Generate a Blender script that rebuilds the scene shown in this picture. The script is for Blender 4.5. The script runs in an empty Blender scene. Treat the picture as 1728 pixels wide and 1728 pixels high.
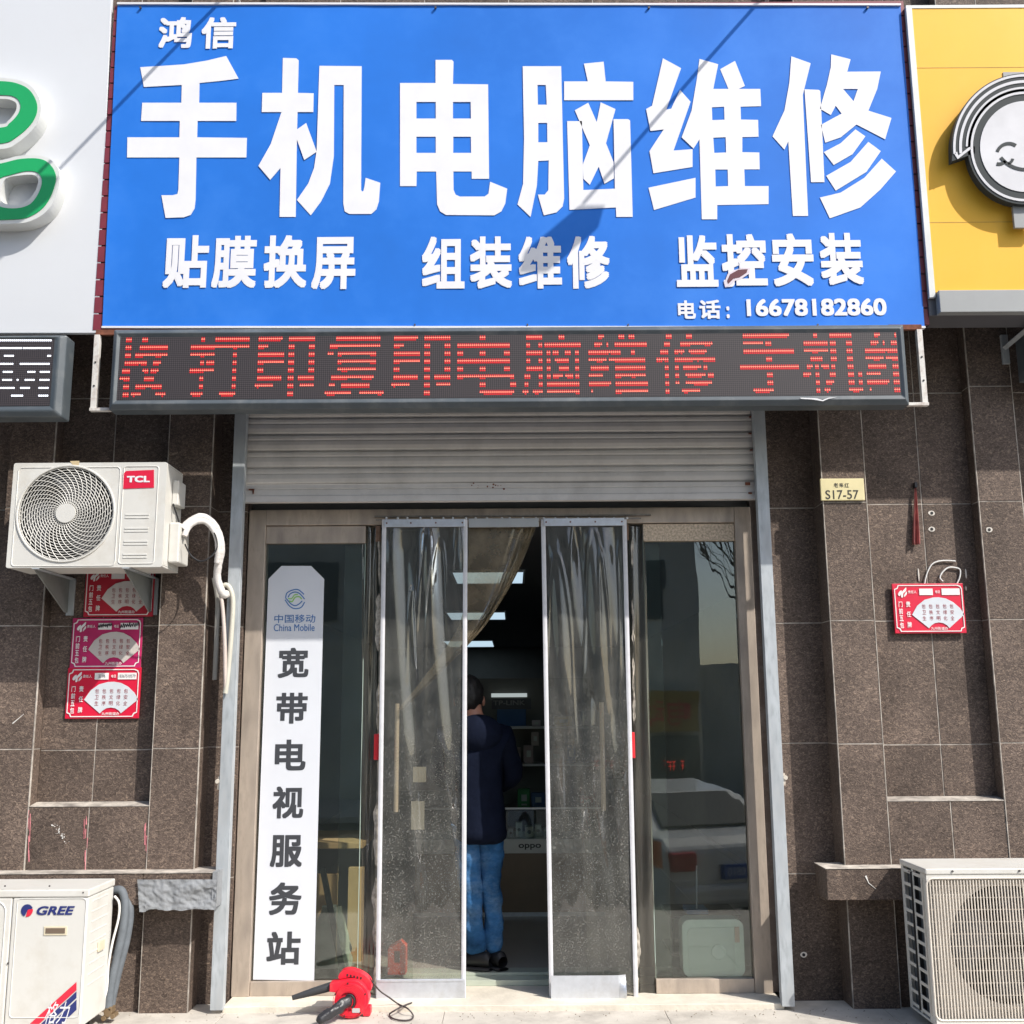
import bpy, bmesh, math, random
from mathutils import Vector, Matrix, noise
from mathutils.geometry import tessellate_polygon
random.seed(7)
R = math.radians
scene = bpy.context.scene
COL = scene.collection

# ------------------------------------------------------------------ camera
F, PITCH, ROLL = 1800.0, R(10.42), -0.0065
CAM = Vector((0.0, -6.12, 1.6))
CM = Matrix.Rotation(R(90) + PITCH, 3, 'X') @ Matrix.Rotation(ROLL, 3, 'Z')
cd = bpy.data.cameras.new("camera")
cd.sensor_width = 36.0
cd.lens = F / 1728.0 * 36.0
cd.clip_start, cd.clip_end = 0.05, 600.0
cam = bpy.data.objects.new("camera", cd)
cam.matrix_world = Matrix.Translation(CAM) @ CM.to_4x4()
COL.objects.link(cam)
scene.camera = cam

# ------------------------------------------------------------------ sky, sun, exposure
TAN_A, KDROP = 1.22, 1.50            # sideways and downward travel of a shadow per metre of depth
SUN_TO = Vector((TAN_A, -1.0, KDROP)).normalized()
elev = math.asin(SUN_TO.z)
azim = math.atan2(SUN_TO.x, SUN_TO.y)
w = bpy.data.worlds.new("World")
scene.world = w
w.use_nodes = True
nt = w.node_tree
bg = nt.nodes["Background"]
sky = nt.nodes.new("ShaderNodeTexSky")
sky.sky_type = 'NISHITA'
sky.sun_disc = False
sky.sun_elevation = elev
sky.sun_rotation = azim
sky.dust_density = 1.6
nt.links.new(sky.outputs[0], bg.inputs[0])
bg.inputs[1].default_value = 0.15
sl = bpy.data.lights.new("sun", 'SUN')
sl.energy = 3.9
sl.angle = R(0.53)
sl.color = (1.0, 0.95, 0.88)
sun = bpy.data.objects.new("sun", sl)
sun.rotation_euler = SUN_TO.to_track_quat('Z', 'Y').to_euler()
sun.location = (6, -8, 9)
COL.objects.link(sun)
vs = scene.view_settings
vs.view_transform = 'Standard'
vs.look = 'None'
vs.gamma = 1.0
vs.exposure = 0.55
scene.cycles.max_bounces = 10
scene.cycles.transparent_max_bounces = 16
scene.cycles.use_denoising = True

# ------------------------------------------------------------------ helpers
def ray(px, py):
    return CM @ Vector((px - 864.0, 864.0 - py, -F))
def P(px, py, Y):
    d = ray(px, py)
    return CAM + d * ((Y - CAM.y) / d.y)
def G(px, py, Z=0.0):
    d = ray(px, py)
    return CAM + d * ((Z - CAM.z) / d.z)
def X(px, Y, py=1300): return P(px, py, Y).x
def Z(py, Y, px=864): return P(px, py, Y).z

ORG = {}
def tagit(o, label=None, cat=None, group=None, kind=None):
    if label: o['label'] = label
    if cat: o['category'] = cat
    if group: o['group'] = group
    if kind: o['kind'] = kind
    return o
def thing(name, label, cat, loc, group=None, kind=None):
    o = bpy.data.objects.new(name, None)
    o.location = Vector(loc)
    o.empty_display_size = 0.1
    COL.objects.link(o)
    ORG[o.name] = Vector(loc)
    return tagit(o, label, cat, group, kind)
def copy_tree(o, parent=None):
    c = o.copy()
    COL.objects.link(c)
    if parent is not None: c.parent = parent
    ORG[c.name] = ORG.get(o.name, Vector())
    for ch in list(o.children):
        copy_tree(ch, c)
    return c

class MB:
    def __init__(s):
        s.v, s.f, s.m, s.mi = [], [], [], 0
    def add(s, vs_, fs):
        n = len(s.v)
        s.v += [Vector(a) for a in vs_]
        for f in fs:
            s.f.append([i + n for i in f]); s.m.append(s.mi)
        return s
    def box(s, x0, x1, y0, y1, z0, z1):
        if x1 < x0: x0, x1 = x1, x0
        if y1 < y0: y0, y1 = y1, y0
        if z1 < z0: z0, z1 = z1, z0
        v = [(x, y, z) for z in (z0, z1) for y in (y0, y1) for x in (x0, x1)]
        return s.add(v, [(0, 2, 3, 1), (4, 5, 7, 6), (0, 1, 5, 4), (2, 6, 7, 3), (0, 4, 6, 2), (1, 3, 7, 5)])
    def hexa(s, a, b, c, d, th):       # quad a b c d (points) given thickness vector
        th = Vector(th)
        q = [Vector(k) for k in (a, b, c, d)]
        v = q + [k + th for k in q]
        return s.add(v, [(0, 1, 2, 3), (7, 6, 5, 4), (0, 4, 5, 1), (1, 5, 6, 2), (2, 6, 7, 3), (3, 7, 4, 0)])
    def prism(s, outer, y0, y1, holes=()):   # outline in (x, z), extruded along y
        loops = [list(outer)] + [list(h) for h in holes]
        pts = [p for l in loops for p in l]
        n = len(pts)
        tri = tessellate_polygon([[Vector((p[0], p[1], 0)) for p in l] for l in loops])
        v = [(p[0], y0, p[1]) for p in pts]
        f = [tuple(t) for t in tri]
        if abs(y1 - y0) > 1e-7:
            v += [(p[0], y1, p[1]) for p in pts]
            f += [(t[2] + n, t[1] + n, t[0] + n) for t in tri]
            k = 0
            for l in loops:
                m = len(l)
                for i in range(m):
                    a, b = k + i, k + (i + 1) % m
                    f.append((a, b, b + n, a + n))
                k += m
        return s.add(v, f)
    def tube(s, pts, r, n=8, cap=True):
        pts = [Vector(p) for p in pts]
        m = len(pts)
        rs = r if isinstance(r, (list, tuple)) else [r] * m
        base = len(s.v)
        up = None
        for i, p in enumerate(pts):
            t = (pts[min(i + 1, m - 1)] - pts[max(i - 1, 0)]).normalized()
            if up is None:
                up = Vector((0, 0, 1)) if abs(t.z) < 0.9 else Vector((0, 1, 0))
            a = t.cross(up)
            if a.length < 1e-4: a = t.orthogonal()
            a.normalize(); b = a.cross(t).normalized(); up = b
            for k in range(n):
                th = 2 * math.pi * k / n
                s.v.append(p + (a * math.cos(th) + b * math.sin(th)) * rs[i])
        for i in range(m - 1):
            for k in range(n):
                a0 = base + i * n + k; a1 = base + i * n + (k + 1) % n
                s.f.append([a0, a1, a1 + n, a0 + n]); s.m.append(s.mi)
        if cap:
            s.f.append([base + k for k in range(n)]); s.m.append(s.mi)
            s.f.append([base + (m - 1) * n + k for k in range(n)][::-1]); s.m.append(s.mi)
        return s
    def cyl(s, a, b, r, n=16, r2=None):
        return s.tube([a, b], [r, r if r2 is None else r2], n)
    def grid(s, fn, nu, nv):
        base = len(s.v)
        for j in range(nv + 1):
            for i in range(nu + 1):
                s.v.append(Vector(fn(i / nu, j / nv)))
        for j in range(nv):
            for i in range(nu):
                a = base + j * (nu + 1) + i
                s.f.append([a, a + 1, a + nu + 2, a + nu + 1]); s.m.append(s.mi)
        return s
    def ball(s, c, rx, ry, rz, nu=16, nv=10):
        c = Vector(c)
        return s.grid(lambda u, v: c + Vector((rx * math.cos(2 * math.pi * u) * math.sin(math.pi * v),
                                               ry * math.sin(2 * math.pi * u) * math.sin(math.pi * v),
                                               rz * math.cos(math.pi * v))), nu, nv)
    def build(s, name, mats, parent=None, loc=None, bevel=0.0, smooth=False, weld=False, solid=0.0, label=None):
        me = bpy.data.meshes.new(name)
        org = ORG[parent.name] if parent is not None else (Vector(loc) if loc is not None else Vector())
        me.from_pydata([tuple(v - org) for v in s.v], [], s.f)
        if not isinstance(mats, (list, tuple)): mats = [mats]
        for m in mats: me.materials.append(m)
        for p, mi in zip(me.polygons, s.m):
            p.material_index = mi
        bm = bmesh.new(); bm.from_mesh(me)
        if weld: bmesh.ops.remove_doubles(bm, verts=bm.verts, dist=1e-5)
        bmesh.ops.recalc_face_normals(bm, faces=bm.faces)
        if smooth:
            for f in bm.faces: f.smooth = True
        bm.to_mesh(me); bm.free()
        if smooth:
            try: me.set_sharp_from_angle(angle=R(40))
            except Exception: pass
        o = bpy.data.objects.new(name, me)
        COL.objects.link(o)
        if parent is not None: o.parent = parent
        else: o.location = org
        ORG[o.name] = org.copy()
        if bevel:
            b = o.modifiers.new("Bevel", 'BEVEL'); b.width = bevel; b.segments = 2
            b.limit_method = 'ANGLE'; b.angle_limit = R(35)
        if solid:
            b = o.modifiers.new("Solidify", 'SOLIDIFY'); b.thickness = solid
        if label: o['label'] = label
        return o

def smooth_path(pts, n=8):
    pts = [Vector(p) for p in pts]
    out = []
    for i in range(len(pts) - 1):
        p0 = pts[max(i - 1, 0)]; p1 = pts[i]; p2 = pts[i + 1]; p3 = pts[min(i + 2, len(pts) - 1)]
        for k in range(n):
            t = k / n
            out.append(0.5 * ((2 * p1) + (p2 - p0) * t + (2 * p0 - 5 * p1 + 4 * p2 - p3) * t * t + (3 * p1 - p0 - 3 * p2 + p3) * t ** 3))
    out.append(pts[-1])
    return out
def closed_curve(pts, n=6):
    pts = [Vector((p[0], p[1])) for p in pts]; m = len(pts); out = []
    for i in range(m):
        p0, p1, p2, p3 = pts[i - 1], pts[i], pts[(i + 1) % m], pts[(i + 2) % m]
        for k in range(n):
            t = k / n
            out.append(0.5 * ((2 * p1) + (p2 - p0) * t + (2 * p0 - 5 * p1 + 4 * p2 - p3) * t * t + (3 * p1 - p0 - 3 * p2 + p3) * t ** 3))
    return [(p.x, p.y) for p in out]

# ---- text: outlines of the built-in font turned into mesh data, fitted to a rectangle
_T = {}
def glyphs(body, off=0.0, shear=0.0):
    key = (body, off, shear)
    if key in _T: return _T[key]
    c = bpy.data.curves.new("lettering", "FONT")
    c.body = body; c.offset = off; c.shear = shear; c.resolution_u = 4
    c.align_x = 'LEFT'
    o = bpy.data.objects.new("lettering", c)
    COL.objects.link(o)
    dg = bpy.context.evaluated_depsgraph_get()
    me = bpy.data.meshes.new_from_object(o.evaluated_get(dg))
    vs_ = [(v.co.x, v.co.y) for v in me.vertices]
    fs = [tuple(p.vertices) for p in me.polygons]
    bpy.data.objects.remove(o); bpy.data.curves.remove(c); bpy.data.meshes.remove(me)
    _T[key] = (vs_, fs)
    return _T[key]
def _put(mb, body, off, shear, fx, fz, y):
    """fx, fz map a fraction 0..1 of the word to x and z; bold weight comes from slightly shifted layers"""
    vs_, fs = glyphs(body, 0.0, shear)
    if not vs_: return
    a, b = min(v[0] for v in vs_), max(v[0] for v in vs_)
    c, d = min(v[1] for v in vs_), max(v[1] for v in vs_)
    r = off
    a -= r; b += r; c -= r; d += r
    sh = [(0, 0)] + ([] if r < 1e-5 else [(r, r), (r, -r), (-r, r), (-r, -r), (r, 0), (-r, 0), (0, r), (0, -r)])
    for k, (dx, dy) in enumerate(sh):
        mb.add([(fx((v[0] + dx - a) / (b - a)), y - k * 0.00006, fz((v[1] + dy - c) / (d - c))) for v in vs_], fs)
def text_rect(mb, body, x0, x1, z0, z1, y, off=0.0, shear=0.0):
    _put(mb, body, off, shear, lambda t: x0 + t * (x1 - x0), lambda t: z0 + t * (z1 - z0), y)
def text_px(mb, body, px0, py0, px1, py1, Y, off=0.0, shear=0.0):   # pixel rectangle on the plane Y (top-left, bottom-right)
    pm = (py0 + py1) / 2
    A = P(px0, pm, Y); B = P(px1, pm, Y)
    z0 = P((px0 + px1) / 2, py1, Y).z; z1 = P((px0 + px1) / 2, py0, Y).z
    _put(mb, body, off, shear, lambda t: A.x + t * (B.x - A.x), lambda t: z0 + t * (z1 - z0), Y)
def poly_px(mb, pts, Y, th=0.002, holes=()):
    f = lambda l: [(P(x, y, Y).x, P(x, y, Y).z) for x, y in l]
    mb.prism(f(pts), Y, Y + th, [f(h) for h in holes])

# ---- materials
_M = {}
def mat(name, col, rough=0.5, metal=0.0, var=0.08, vscale=6.0, bump=0.0, bscale=60.0, dirt=None, dscale=3.0, damt=0.5, spec=0.5, coat=0.0, stretch=None):
    if name in _M: return _M[name]
    m = bpy.data.materials.new(name); m.use_nodes = True
    t = m.node_tree; b = t.nodes["Principled BSDF"]
    b.inputs['Roughness'].default_value = rough
    b.inputs['Metallic'].default_value = metal
    b.inputs['Specular IOR Level'].default_value = spec
    if coat: b.inputs['Coat Weight'].default_value = coat
    tc = t.nodes.new("ShaderNodeTexCoord"); mp = t.nodes.new("ShaderNodeMapping")
    t.links.new(tc.outputs['Object'], mp.inputs[0])
    if stretch: mp.inputs['Scale'].default_value = stretch
    n1 = t.nodes.new("ShaderNodeTexNoise"); n1.inputs['Scale'].default_value = vscale
    n1.inputs['Detail'].default_value = 5; n1.inputs['Roughness'].default_value = 0.6
    t.links.new(mp.outputs[0], n1.inputs['Vector'])
    rp = t.nodes.new("ShaderNodeValToRGB")
    rp.color_ramp.elements[0].position = 0.3; rp.color_ramp.elements[1].position = 0.7
    c = Vector(col)
    rp.color_ramp.elements[0].color = (*[max(0, k * (1 - var)) for k in c], 1)
    rp.color_ramp.elements[1].color = (*[min(1, k * (1 + var)) for k in c], 1)
    t.links.new(n1.outputs[0], rp.inputs[0])
    out = rp.outputs[0]
    if dirt:
        n2 = t.nodes.new("ShaderNodeTexNoise"); n2.inputs['Scale'].default_value = dscale
        n2.inputs['Detail'].default_value = 8; n2.inputs['Roughness'].default_value = 0.7
        t.links.new(mp.outputs[0], n2.inputs['Vector'])
        r2 = t.nodes.new("ShaderNodeValToRGB")
        r2.color_ramp.elements[0].position = 0.48; r2.color_ramp.elements[1].position = 0.72
        r2.color_ramp.elements[0].color = (0, 0, 0, 1); r2.color_ramp.elements[1].color = (damt,) * 3 + (1,)
        t.links.new(n2.outputs[0], r2.inputs[0])
        mx = t.nodes.new("ShaderNodeMix"); mx.data_type = 'RGBA'
        t.links.new(r2.outputs[0], mx.inputs['Factor']); t.links.new(out, mx.inputs['A'])
        mx.inputs['B'].default_value = (*dirt, 1)
        out = mx.outputs['Result']
    t.links.new(out, b.inputs['Base Color'])
    if bump:
        n3 = t.nodes.new("ShaderNodeTexNoise"); n3.inputs['Scale'].default_value = bscale
        n3.inputs['Detail'].default_value = 6
        t.links.new(mp.outputs[0], n3.inputs['Vector'])
        bp = t.nodes.new("ShaderNodeBump"); bp.inputs['Strength'].default_value = bump; bp.inputs['Distance'].default_value = 0.01
        t.links.new(n3.outputs[0], bp.inputs['Height']); t.links.new(bp.outputs[0], b.inputs['Normal'])
    _M[name] = m
    return m
def emit(name, col, strength):
    if name in _M: return _M[name]
    m = bpy.data.materials.new(name); m.use_nodes = True
    b = m.node_tree.nodes["Principled BSDF"]
    b.inputs['Base Color'].default_value = (*[k * .12 for k in col], 1); b.inputs['Roughness'].default_value = .6
    b.inputs['Emission Color'].default_value = (*col, 1)
    b.inputs['Emission Strength'].default_value = strength
    _M[name] = m
    return m
def glass(name, tint, refl=0.11, dust=0.05, dcol=(0.45, 0.45, 0.4), rough=0.0, speck=0.0, dscale=2.0, wav=0.0):
    """thin pane: clear transmission, a mirror reflection, and a film of dust that light falls on"""
    m = bpy.data.materials.new(name); m.use_nodes = True
    t = m.node_tree; t.nodes.clear()
    out = t.nodes.new("ShaderNodeOutputMaterial")
    tr = t.nodes.new("ShaderNodeBsdfTransparent"); tr.inputs[0].default_value = (*tint, 1)
    gl = t.nodes.new("ShaderNodeBsdfGlossy"); gl.inputs['Roughness'].default_value = rough
    df = t.nodes.new("ShaderNodeBsdfDiffuse"); df.inputs[0].default_value = (*dcol, 1)
    tl = t.nodes.new("ShaderNodeBsdfTranslucent"); tl.inputs[0].default_value = (*dcol, 1)
    lw = t.nodes.new("ShaderNodeFresnel"); lw.inputs['IOR'].default_value = 1.5
    ad = t.nodes.new("ShaderNodeMath"); ad.operation = 'MULTIPLY_ADD'; ad.inputs[1].default_value = 1.0; ad.inputs[2].default_value = refl - 0.04
    ad.use_clamp = True
    t.links.new(lw.outputs[0], ad.inputs[0])
    m1 = t.nodes.new("ShaderNodeMixShader"); m2 = t.nodes.new("ShaderNodeMixShader"); m3 = t.nodes.new("ShaderNodeMixShader")
    m3.inputs[0].default_value = 0.35
    t.links.new(df.outputs[0], m3.inputs[1]); t.links.new(tl.outputs[0], m3.inputs[2])
    t.links.new(ad.outputs[0], m1.inputs[0]); t.links.new(tr.outputs[0], m1.inputs[1]); t.links.new(gl.outputs[0], m1.inputs[2])
    tc = t.nodes.new("ShaderNodeTexCoord")
    n = t.nodes.new("ShaderNodeTexNoise"); n.inputs['Scale'].default_value = dscale; n.inputs['Detail'].default_value = 8
    n.inputs['Roughness'].default_value = 0.65
    t.links.new(tc.outputs['Object'], n.inputs['Vector'])
    mr = t.nodes.new("ShaderNodeMapRange"); mr.inputs['From Min'].default_value = 0.35; mr.inputs['From Max'].default_value = 0.75
    mr.inputs['To Min'].default_value = dust * 0.5; mr.inputs['To Max'].default_value = dust * 1.7
    t.links.new(n.outputs[0], mr.inputs['Value'])
    fac = mr.outputs[0]
    if speck:
        n2 = t.nodes.new("ShaderNodeTexNoise"); n2.inputs['Scale'].default_value = 120; n2.inputs['Detail'].default_value = 4; n2.inputs['Roughness'].default_value = 0.7
        t.links.new(tc.outputs['Object'], n2.inputs['Vector'])
        m4 = t.nodes.new("ShaderNodeMapRange"); m4.inputs['From Min'].default_value = 0.55; m4.inputs['From Max'].default_value = 0.66
        m4.inputs['To Min'].default_value = 0; m4.inputs['To Max'].default_value = speck
        t.links.new(n2.outputs[0], m4.inputs['Value'])
        sz = t.nodes.new("ShaderNodeSeparateXYZ"); t.links.new(tc.outputs['Object'], sz.inputs[0])
        mz = t.nodes.new("ShaderNodeMapRange"); mz.inputs['From Min'].default_value = 0.9; mz.inputs['From Max'].default_value = 2.1
        mz.inputs['To Min'].default_value = 1.0; mz.inputs['To Max'].default_value = 0.22
        t.links.new(sz.outputs[2], mz.inputs['Value'])
        mk = t.nodes.new("ShaderNodeMath"); mk.operation = 'MULTIPLY'
        t.links.new(m4.outputs[0], mk.inputs[0]); t.links.new(mz.outputs[0], mk.inputs[1])
        s2 = t.nodes.new("ShaderNodeMath"); s2.operation = 'ADD'; s2.use_clamp = True
        t.links.new(fac, s2.inputs[0]); t.links.new(mk.outputs[0], s2.inputs[1]); fac = s2.outputs[0]
    t.links.new(fac, m2.inputs[0]); t.links.new(m1.outputs[0], m2.inputs[1]); t.links.new(m3.outputs[0], m2.inputs[2])
    if wav:
        n5 = t.nodes.new("ShaderNodeTexNoise"); n5.inputs['Scale'].default_value = 3; n5.inputs['Detail'].default_value = 1
        mp = t.nodes.new("ShaderNodeMapping"); mp.inputs['Scale'].default_value = (3.0, 1, 0.6)
        t.links.new(tc.outputs['Object'], mp.inputs[0]); t.links.new(mp.outputs[0], n5.inputs['Vector'])
        bp = t.nodes.new("ShaderNodeBump"); bp.inputs['Strength'].default_value = wav; bp.inputs['Distance'].default_value = 0.03
        t.links.new(n5.outputs[0], bp.inputs['Height']); t.links.new(bp.outputs[0], gl.inputs['Normal'])
    t.links.new(m2.outputs[0], out.inputs[0])
    return m

def tile_material():
    m = bpy.data.materials.new("rough_brown_tile"); m.use_nodes = True
    t = m.node_tree; b = t.nodes["Principled BSDF"]; b.inputs['Roughness'].default_value = 0.62
    b.inputs['Specular IOR Level'].default_value = 0.22
    tc = t.nodes.new("ShaderNodeTexCoord")
    geo = t.nodes.new("ShaderNodeNewGeometry")
    # every tile starts somewhere else in the pattern
    off = t.nodes.new("ShaderNodeVectorMath"); off.operation = 'MULTIPLY_ADD'
    cmb = t.nodes.new("ShaderNodeCombineXYZ")
    for k in range(3): t.links.new(geo.outputs['Random Per Island'], cmb.inputs[k])
    off.inputs[1].default_value = (17, 23, 31)
    t.links.new(cmb.outputs[0], off.inputs[0]); t.links.new(tc.outputs['Object'], off.inputs[2])
    mp = t.nodes.new("ShaderNodeMapping"); mp.inputs['Scale'].default_value = (0.75, 1.0, 1.1)
    t.links.new(off.outputs[0], mp.inputs[0])
    n = t.nodes.new("ShaderNodeTexNoise"); n.inputs['Scale'].default_value = 78; n.inputs['Detail'].default_value = 6
    n.inputs['Roughness'].default_value = 0.62; n.inputs['Distortion'].default_value = 1.3
    t.links.new(mp.outputs[0], n.inputs['Vector'])
    r = t.nodes.new("ShaderNodeValToRGB")
    e = r.color_ramp.elements
    e[0].position = 0.34; e[0].color = (0.060, 0.044, 0.036, 1)
    e[1].position = 0.74; e[1].color = (0.33, 0.245, 0.18, 1)
    k = e.new(0.5); k.color = (0.110, 0.082, 0.067, 1)
    k = e.new(0.60); k.color = (0.175, 0.131, 0.103, 1)
    t.links.new(n.outputs[0], r.inputs[0])
    # large soft variation and per-tile brightness
    n2 = t.nodes.new("ShaderNodeTexNoise"); n2.inputs['Scale'].default_value = 3.2; n2.inputs['Detail'].default_value = 4
    t.links.new(off.outputs[0], n2.inputs['Vector'])
    m1 = t.nodes.new("ShaderNodeMapRange"); m1.inputs['From Min'].default_value = 0.3; m1.inputs['From Max'].default_value = 0.7
    m1.inputs['To Min'].default_value = 0.72; m1.inputs['To Max'].default_value = 1.2
    t.links.new(n2.outputs[0], m1.inputs['Value'])
    m2 = t.nodes.new("ShaderNodeMapRange"); m2.inputs['To Min'].default_value = 0.80; m2.inputs['To Max'].default_value = 1.15
    t.links.new(geo.outputs['Random Per Island'], m2.inputs['Value'])
    mm = t.nodes.new("ShaderNodeMath"); mm.operation = 'MULTIPLY'
    t.links.new(m1.outputs[0], mm.inputs[0]); t.links.new(m2.outputs[0], mm.inputs[1])
    vm = t.nodes.new("ShaderNodeVectorMath"); vm.operation = 'SCALE'
    t.links.new(r.outputs[0], vm.inputs[0]); t.links.new(mm.outputs[0], vm.inputs['Scale'])
    t.links.new(vm.outputs[0], b.inputs['Base Color'])
    bp = t.nodes.new("ShaderNodeBump"); bp.inputs['Strength'].default_value = 0.75; bp.inputs['Distance'].default_value = 0.006
    t.links.new(n.outputs[0], bp.inputs['Height']); t.links.new(bp.outputs[0], b.inputs['Normal'])
    return m

M_TILE = tile_material()
M_GROUT = mat("pale_grout", (0.42, 0.38, 0.33), 0.9, var=0.45, vscale=14, dirt=(0.13, 0.11, 0.10), dscale=5, damt=0.95)
M_CEMENT = mat("grey_cement", (0.235, 0.245, 0.255), 0.85, var=0.2, vscale=9, bump=0.5, bscale=40)
M_PAVE = mat("pale_paving_stone", (0.50, 0.465, 0.41), 0.85, var=0.12, vscale=5, bump=0.15, bscale=90, dirt=(0.27, 0.245, 0.215), dscale=3.5, damt=0.7)
M_ASPH = mat("asphalt", (0.055, 0.055, 0.057), 0.9, var=0.25, vscale=30, bump=0.3, bscale=200)
M_WHITE = mat("cream_white_metal", (0.60, 0.59, 0.55), 0.42, var=0.03, vscale=5, dirt=(0.42, 0.37, 0.29), dscale=4.5, damt=0.38)
M_BLACK = mat("black_void", (0.012, 0.012, 0.013), 0.7)
M_DARKPL = mat("dark_plastic", (0.02, 0.02, 0.022), 0.42, var=0.2)
M_GALV = mat("galvanised_steel", (0.40, 0.43, 0.45), 0.5, metal=0.15, var=0.22, vscale=12, dirt=(0.24, 0.22, 0.20), dscale=6, damt=0.5, stretch=(3, 3, 0.8))
M_ALU = mat("brushed_aluminium", (0.62, 0.65, 0.70), 0.38, metal=0.6, var=0.08, vscale=20, dirt=(0.4, 0.38, 0.36), dscale=8, damt=0.4)
M_CHAMP = mat("champagne_aluminium", (0.46, 0.385, 0.315), 0.45, metal=0.3, var=0.14, vscale=20, dirt=(0.20, 0.17, 0.15), dscale=5, damt=0.75, stretch=(2.5, 2.5, 0.7))
M_SHUT = mat("shutter_slat_metal", (0.58, 0.555, 0.53), 0.5, var=0.07, vscale=5, dirt=(0.28, 0.26, 0.24), dscale=4, damt=0.35)
M_RUST = mat("rust", (0.16, 0.055, 0.03), 0.9, var=0.4, vscale=30)
M_FRAMEG = mat("grey_painted_frame", (0.068, 0.082, 0.092), 0.45, var=0.12, vscale=4, dirt=(0.26, 0.26, 0.25), dscale=5, damt=0.3)
M_PAPERW = mat("white_print", (0.66, 0.66, 0.67), 0.5, var=0.02)

# ------------------------------------------------------------------ the ground
g = MB(); g.add([(-150, -2.4, -0.004), (150, -2.4, -0.004), (150, 14.8, -0.004), (-150, 14.8, -0.004)], [(0, 1, 2, 3)])
g.box(-150, 150, -2.4, -2.3, -0.75, -0.0045); g.box(-150, 150, -2.75, -2.401, -0.75, -0.24); g.box(-150, 150, -3.1, -2.751, -0.75, -0.48)
tagit(g.build("pavement_bed", M_GROUT), kind='structure')
# slabs of the pavement in front of the shop
g = MB()
sx, sy = 1.18, 0.62
for j in range(4):
    for i in range(-9, 10):
        x0 = i * sx + (0.21 if j % 2 else -0.38); y1 = 0.175 - j * sy
        dz = random.uniform(-0.0012, 0.0012)
        g.box(x0 + 0.0025, x0 + sx - 0.0025, max(y1 - sy + 0.0025, -2.43), y1 - 0.0025, -0.03, dz)
tagit(g.build("pavement", M_PAVE, bevel=0.002), kind='structure')
g = MB(); g.add([(-250, -300, -0.71), (250, -300, -0.71), (250, -2.5, -0.71), (-250, -2.5, -0.71)], [(0, 1, 2, 3)])
tagit(g.build("road", M_ASPH), kind='structure')
g = MB(); g.box(-150, 150, -20.4, -16.0, -0.70, -0.58)
tagit(g.build("far_pavement", M_PAVE), kind='structure')

# ------------------------------------------------------------------ the building
YP, YR, YS = 0.0, 0.096, 0.18       # pilaster face, recessed panel, side panel beside the door
bld = thing("shop_building", "dark brown tiled shop front with pilasters, recessed panels and a wide doorway", "building", (0, 0.3, 0))
zz = [-0.02, Z(1491, -0.1), Z(1259, YP), Z(1050.5, YP), Z(851, YP), Z(657, YP)]
dzr = zz[-1] - zz[-2]
while zz[-1] < 9.0: zz.append(zz[-1] + dzr)
GAP = 0.006
def tile_block(name, xs, yf, yb, zs, grout_off=0.0025, beads=()):
    t = MB()
    for i in range(len(xs) - 1):
        for j in range(len(zs) - 1):
            jit = random.uniform(-0.0009, 0.0009)
            a = xs[i] + (GAP / 2 if i else 0); b = xs[i + 1] - (GAP / 2 if i < len(xs) - 2 else 0)
            t.box(a, b, yf + jit, yb, zs[j] + GAP / 2, zs[j + 1] - GAP / 2)
    t.build(name, M_TILE, bld, bevel=0.0015)
    k = MB()
    k.box(xs[0] + grout_off, xs[-1] - grout_off, yf + 0.0024, yb - 0.002, zs[0] + 0.003, zs[-1] - 0.003)
    for bx in beads:
        k.box(bx - 0.0022, bx + 0.0022, yf - 0.0012, yf + 0.012, zs[0] + 0.01, zs[-1] - 0.01)
    return k
grout = MB()
def add_block(*a, **k):
    b = tile_block(*a, **k)
    n = len(grout.v); grout.v += b.v; grout.f += [[i + n for i in f] for f in b.f]; grout.m += b.m
# right side
xR0, xR1, xR2, xRm, xR3 = X(1329, YS) - 0.10, X(1416, YP), X(1494, YP), X(1590.5, YR), X(1691, YP)
xR4 = xR3 + (xR2 - xR1)
add_block("side_panel", [xR0, X(1398, YS) + 0.05], YS, 0.30, [z for z in zz])
add_block("pilaster", [xR1, xR2], YP, 0.30, zz, beads=(xR1 + 0.002, xR2 - 0.002))
add_block("pilaster", [xR3, xR4], YP, 0.30, zz, beads=(xR3 + 0.002, xR4 - 0.002))
zs_step = Z(1350, YR * 0.5)
zrec = [zs_step] + [Z(1261, YR), Z(1052, YR), Z(855, YR), Z(668, YR)]
while zrec[-1] < 9.0: zrec.append(zrec[-1] + dzr)
add_block("recess_panel", [xR2 + 0.001, xRm, xR3 - 0.001], YR, 0.29, zrec)
add_block("recess_panel", [xR4 + 0.001, xR4 + 0.62, xR4 + 1.3], YR, 0.29, zrec)
add_block("pilaster", [xR4 + 1.301, xR4 + 1.6], YP, 0.30, zz)
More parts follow.
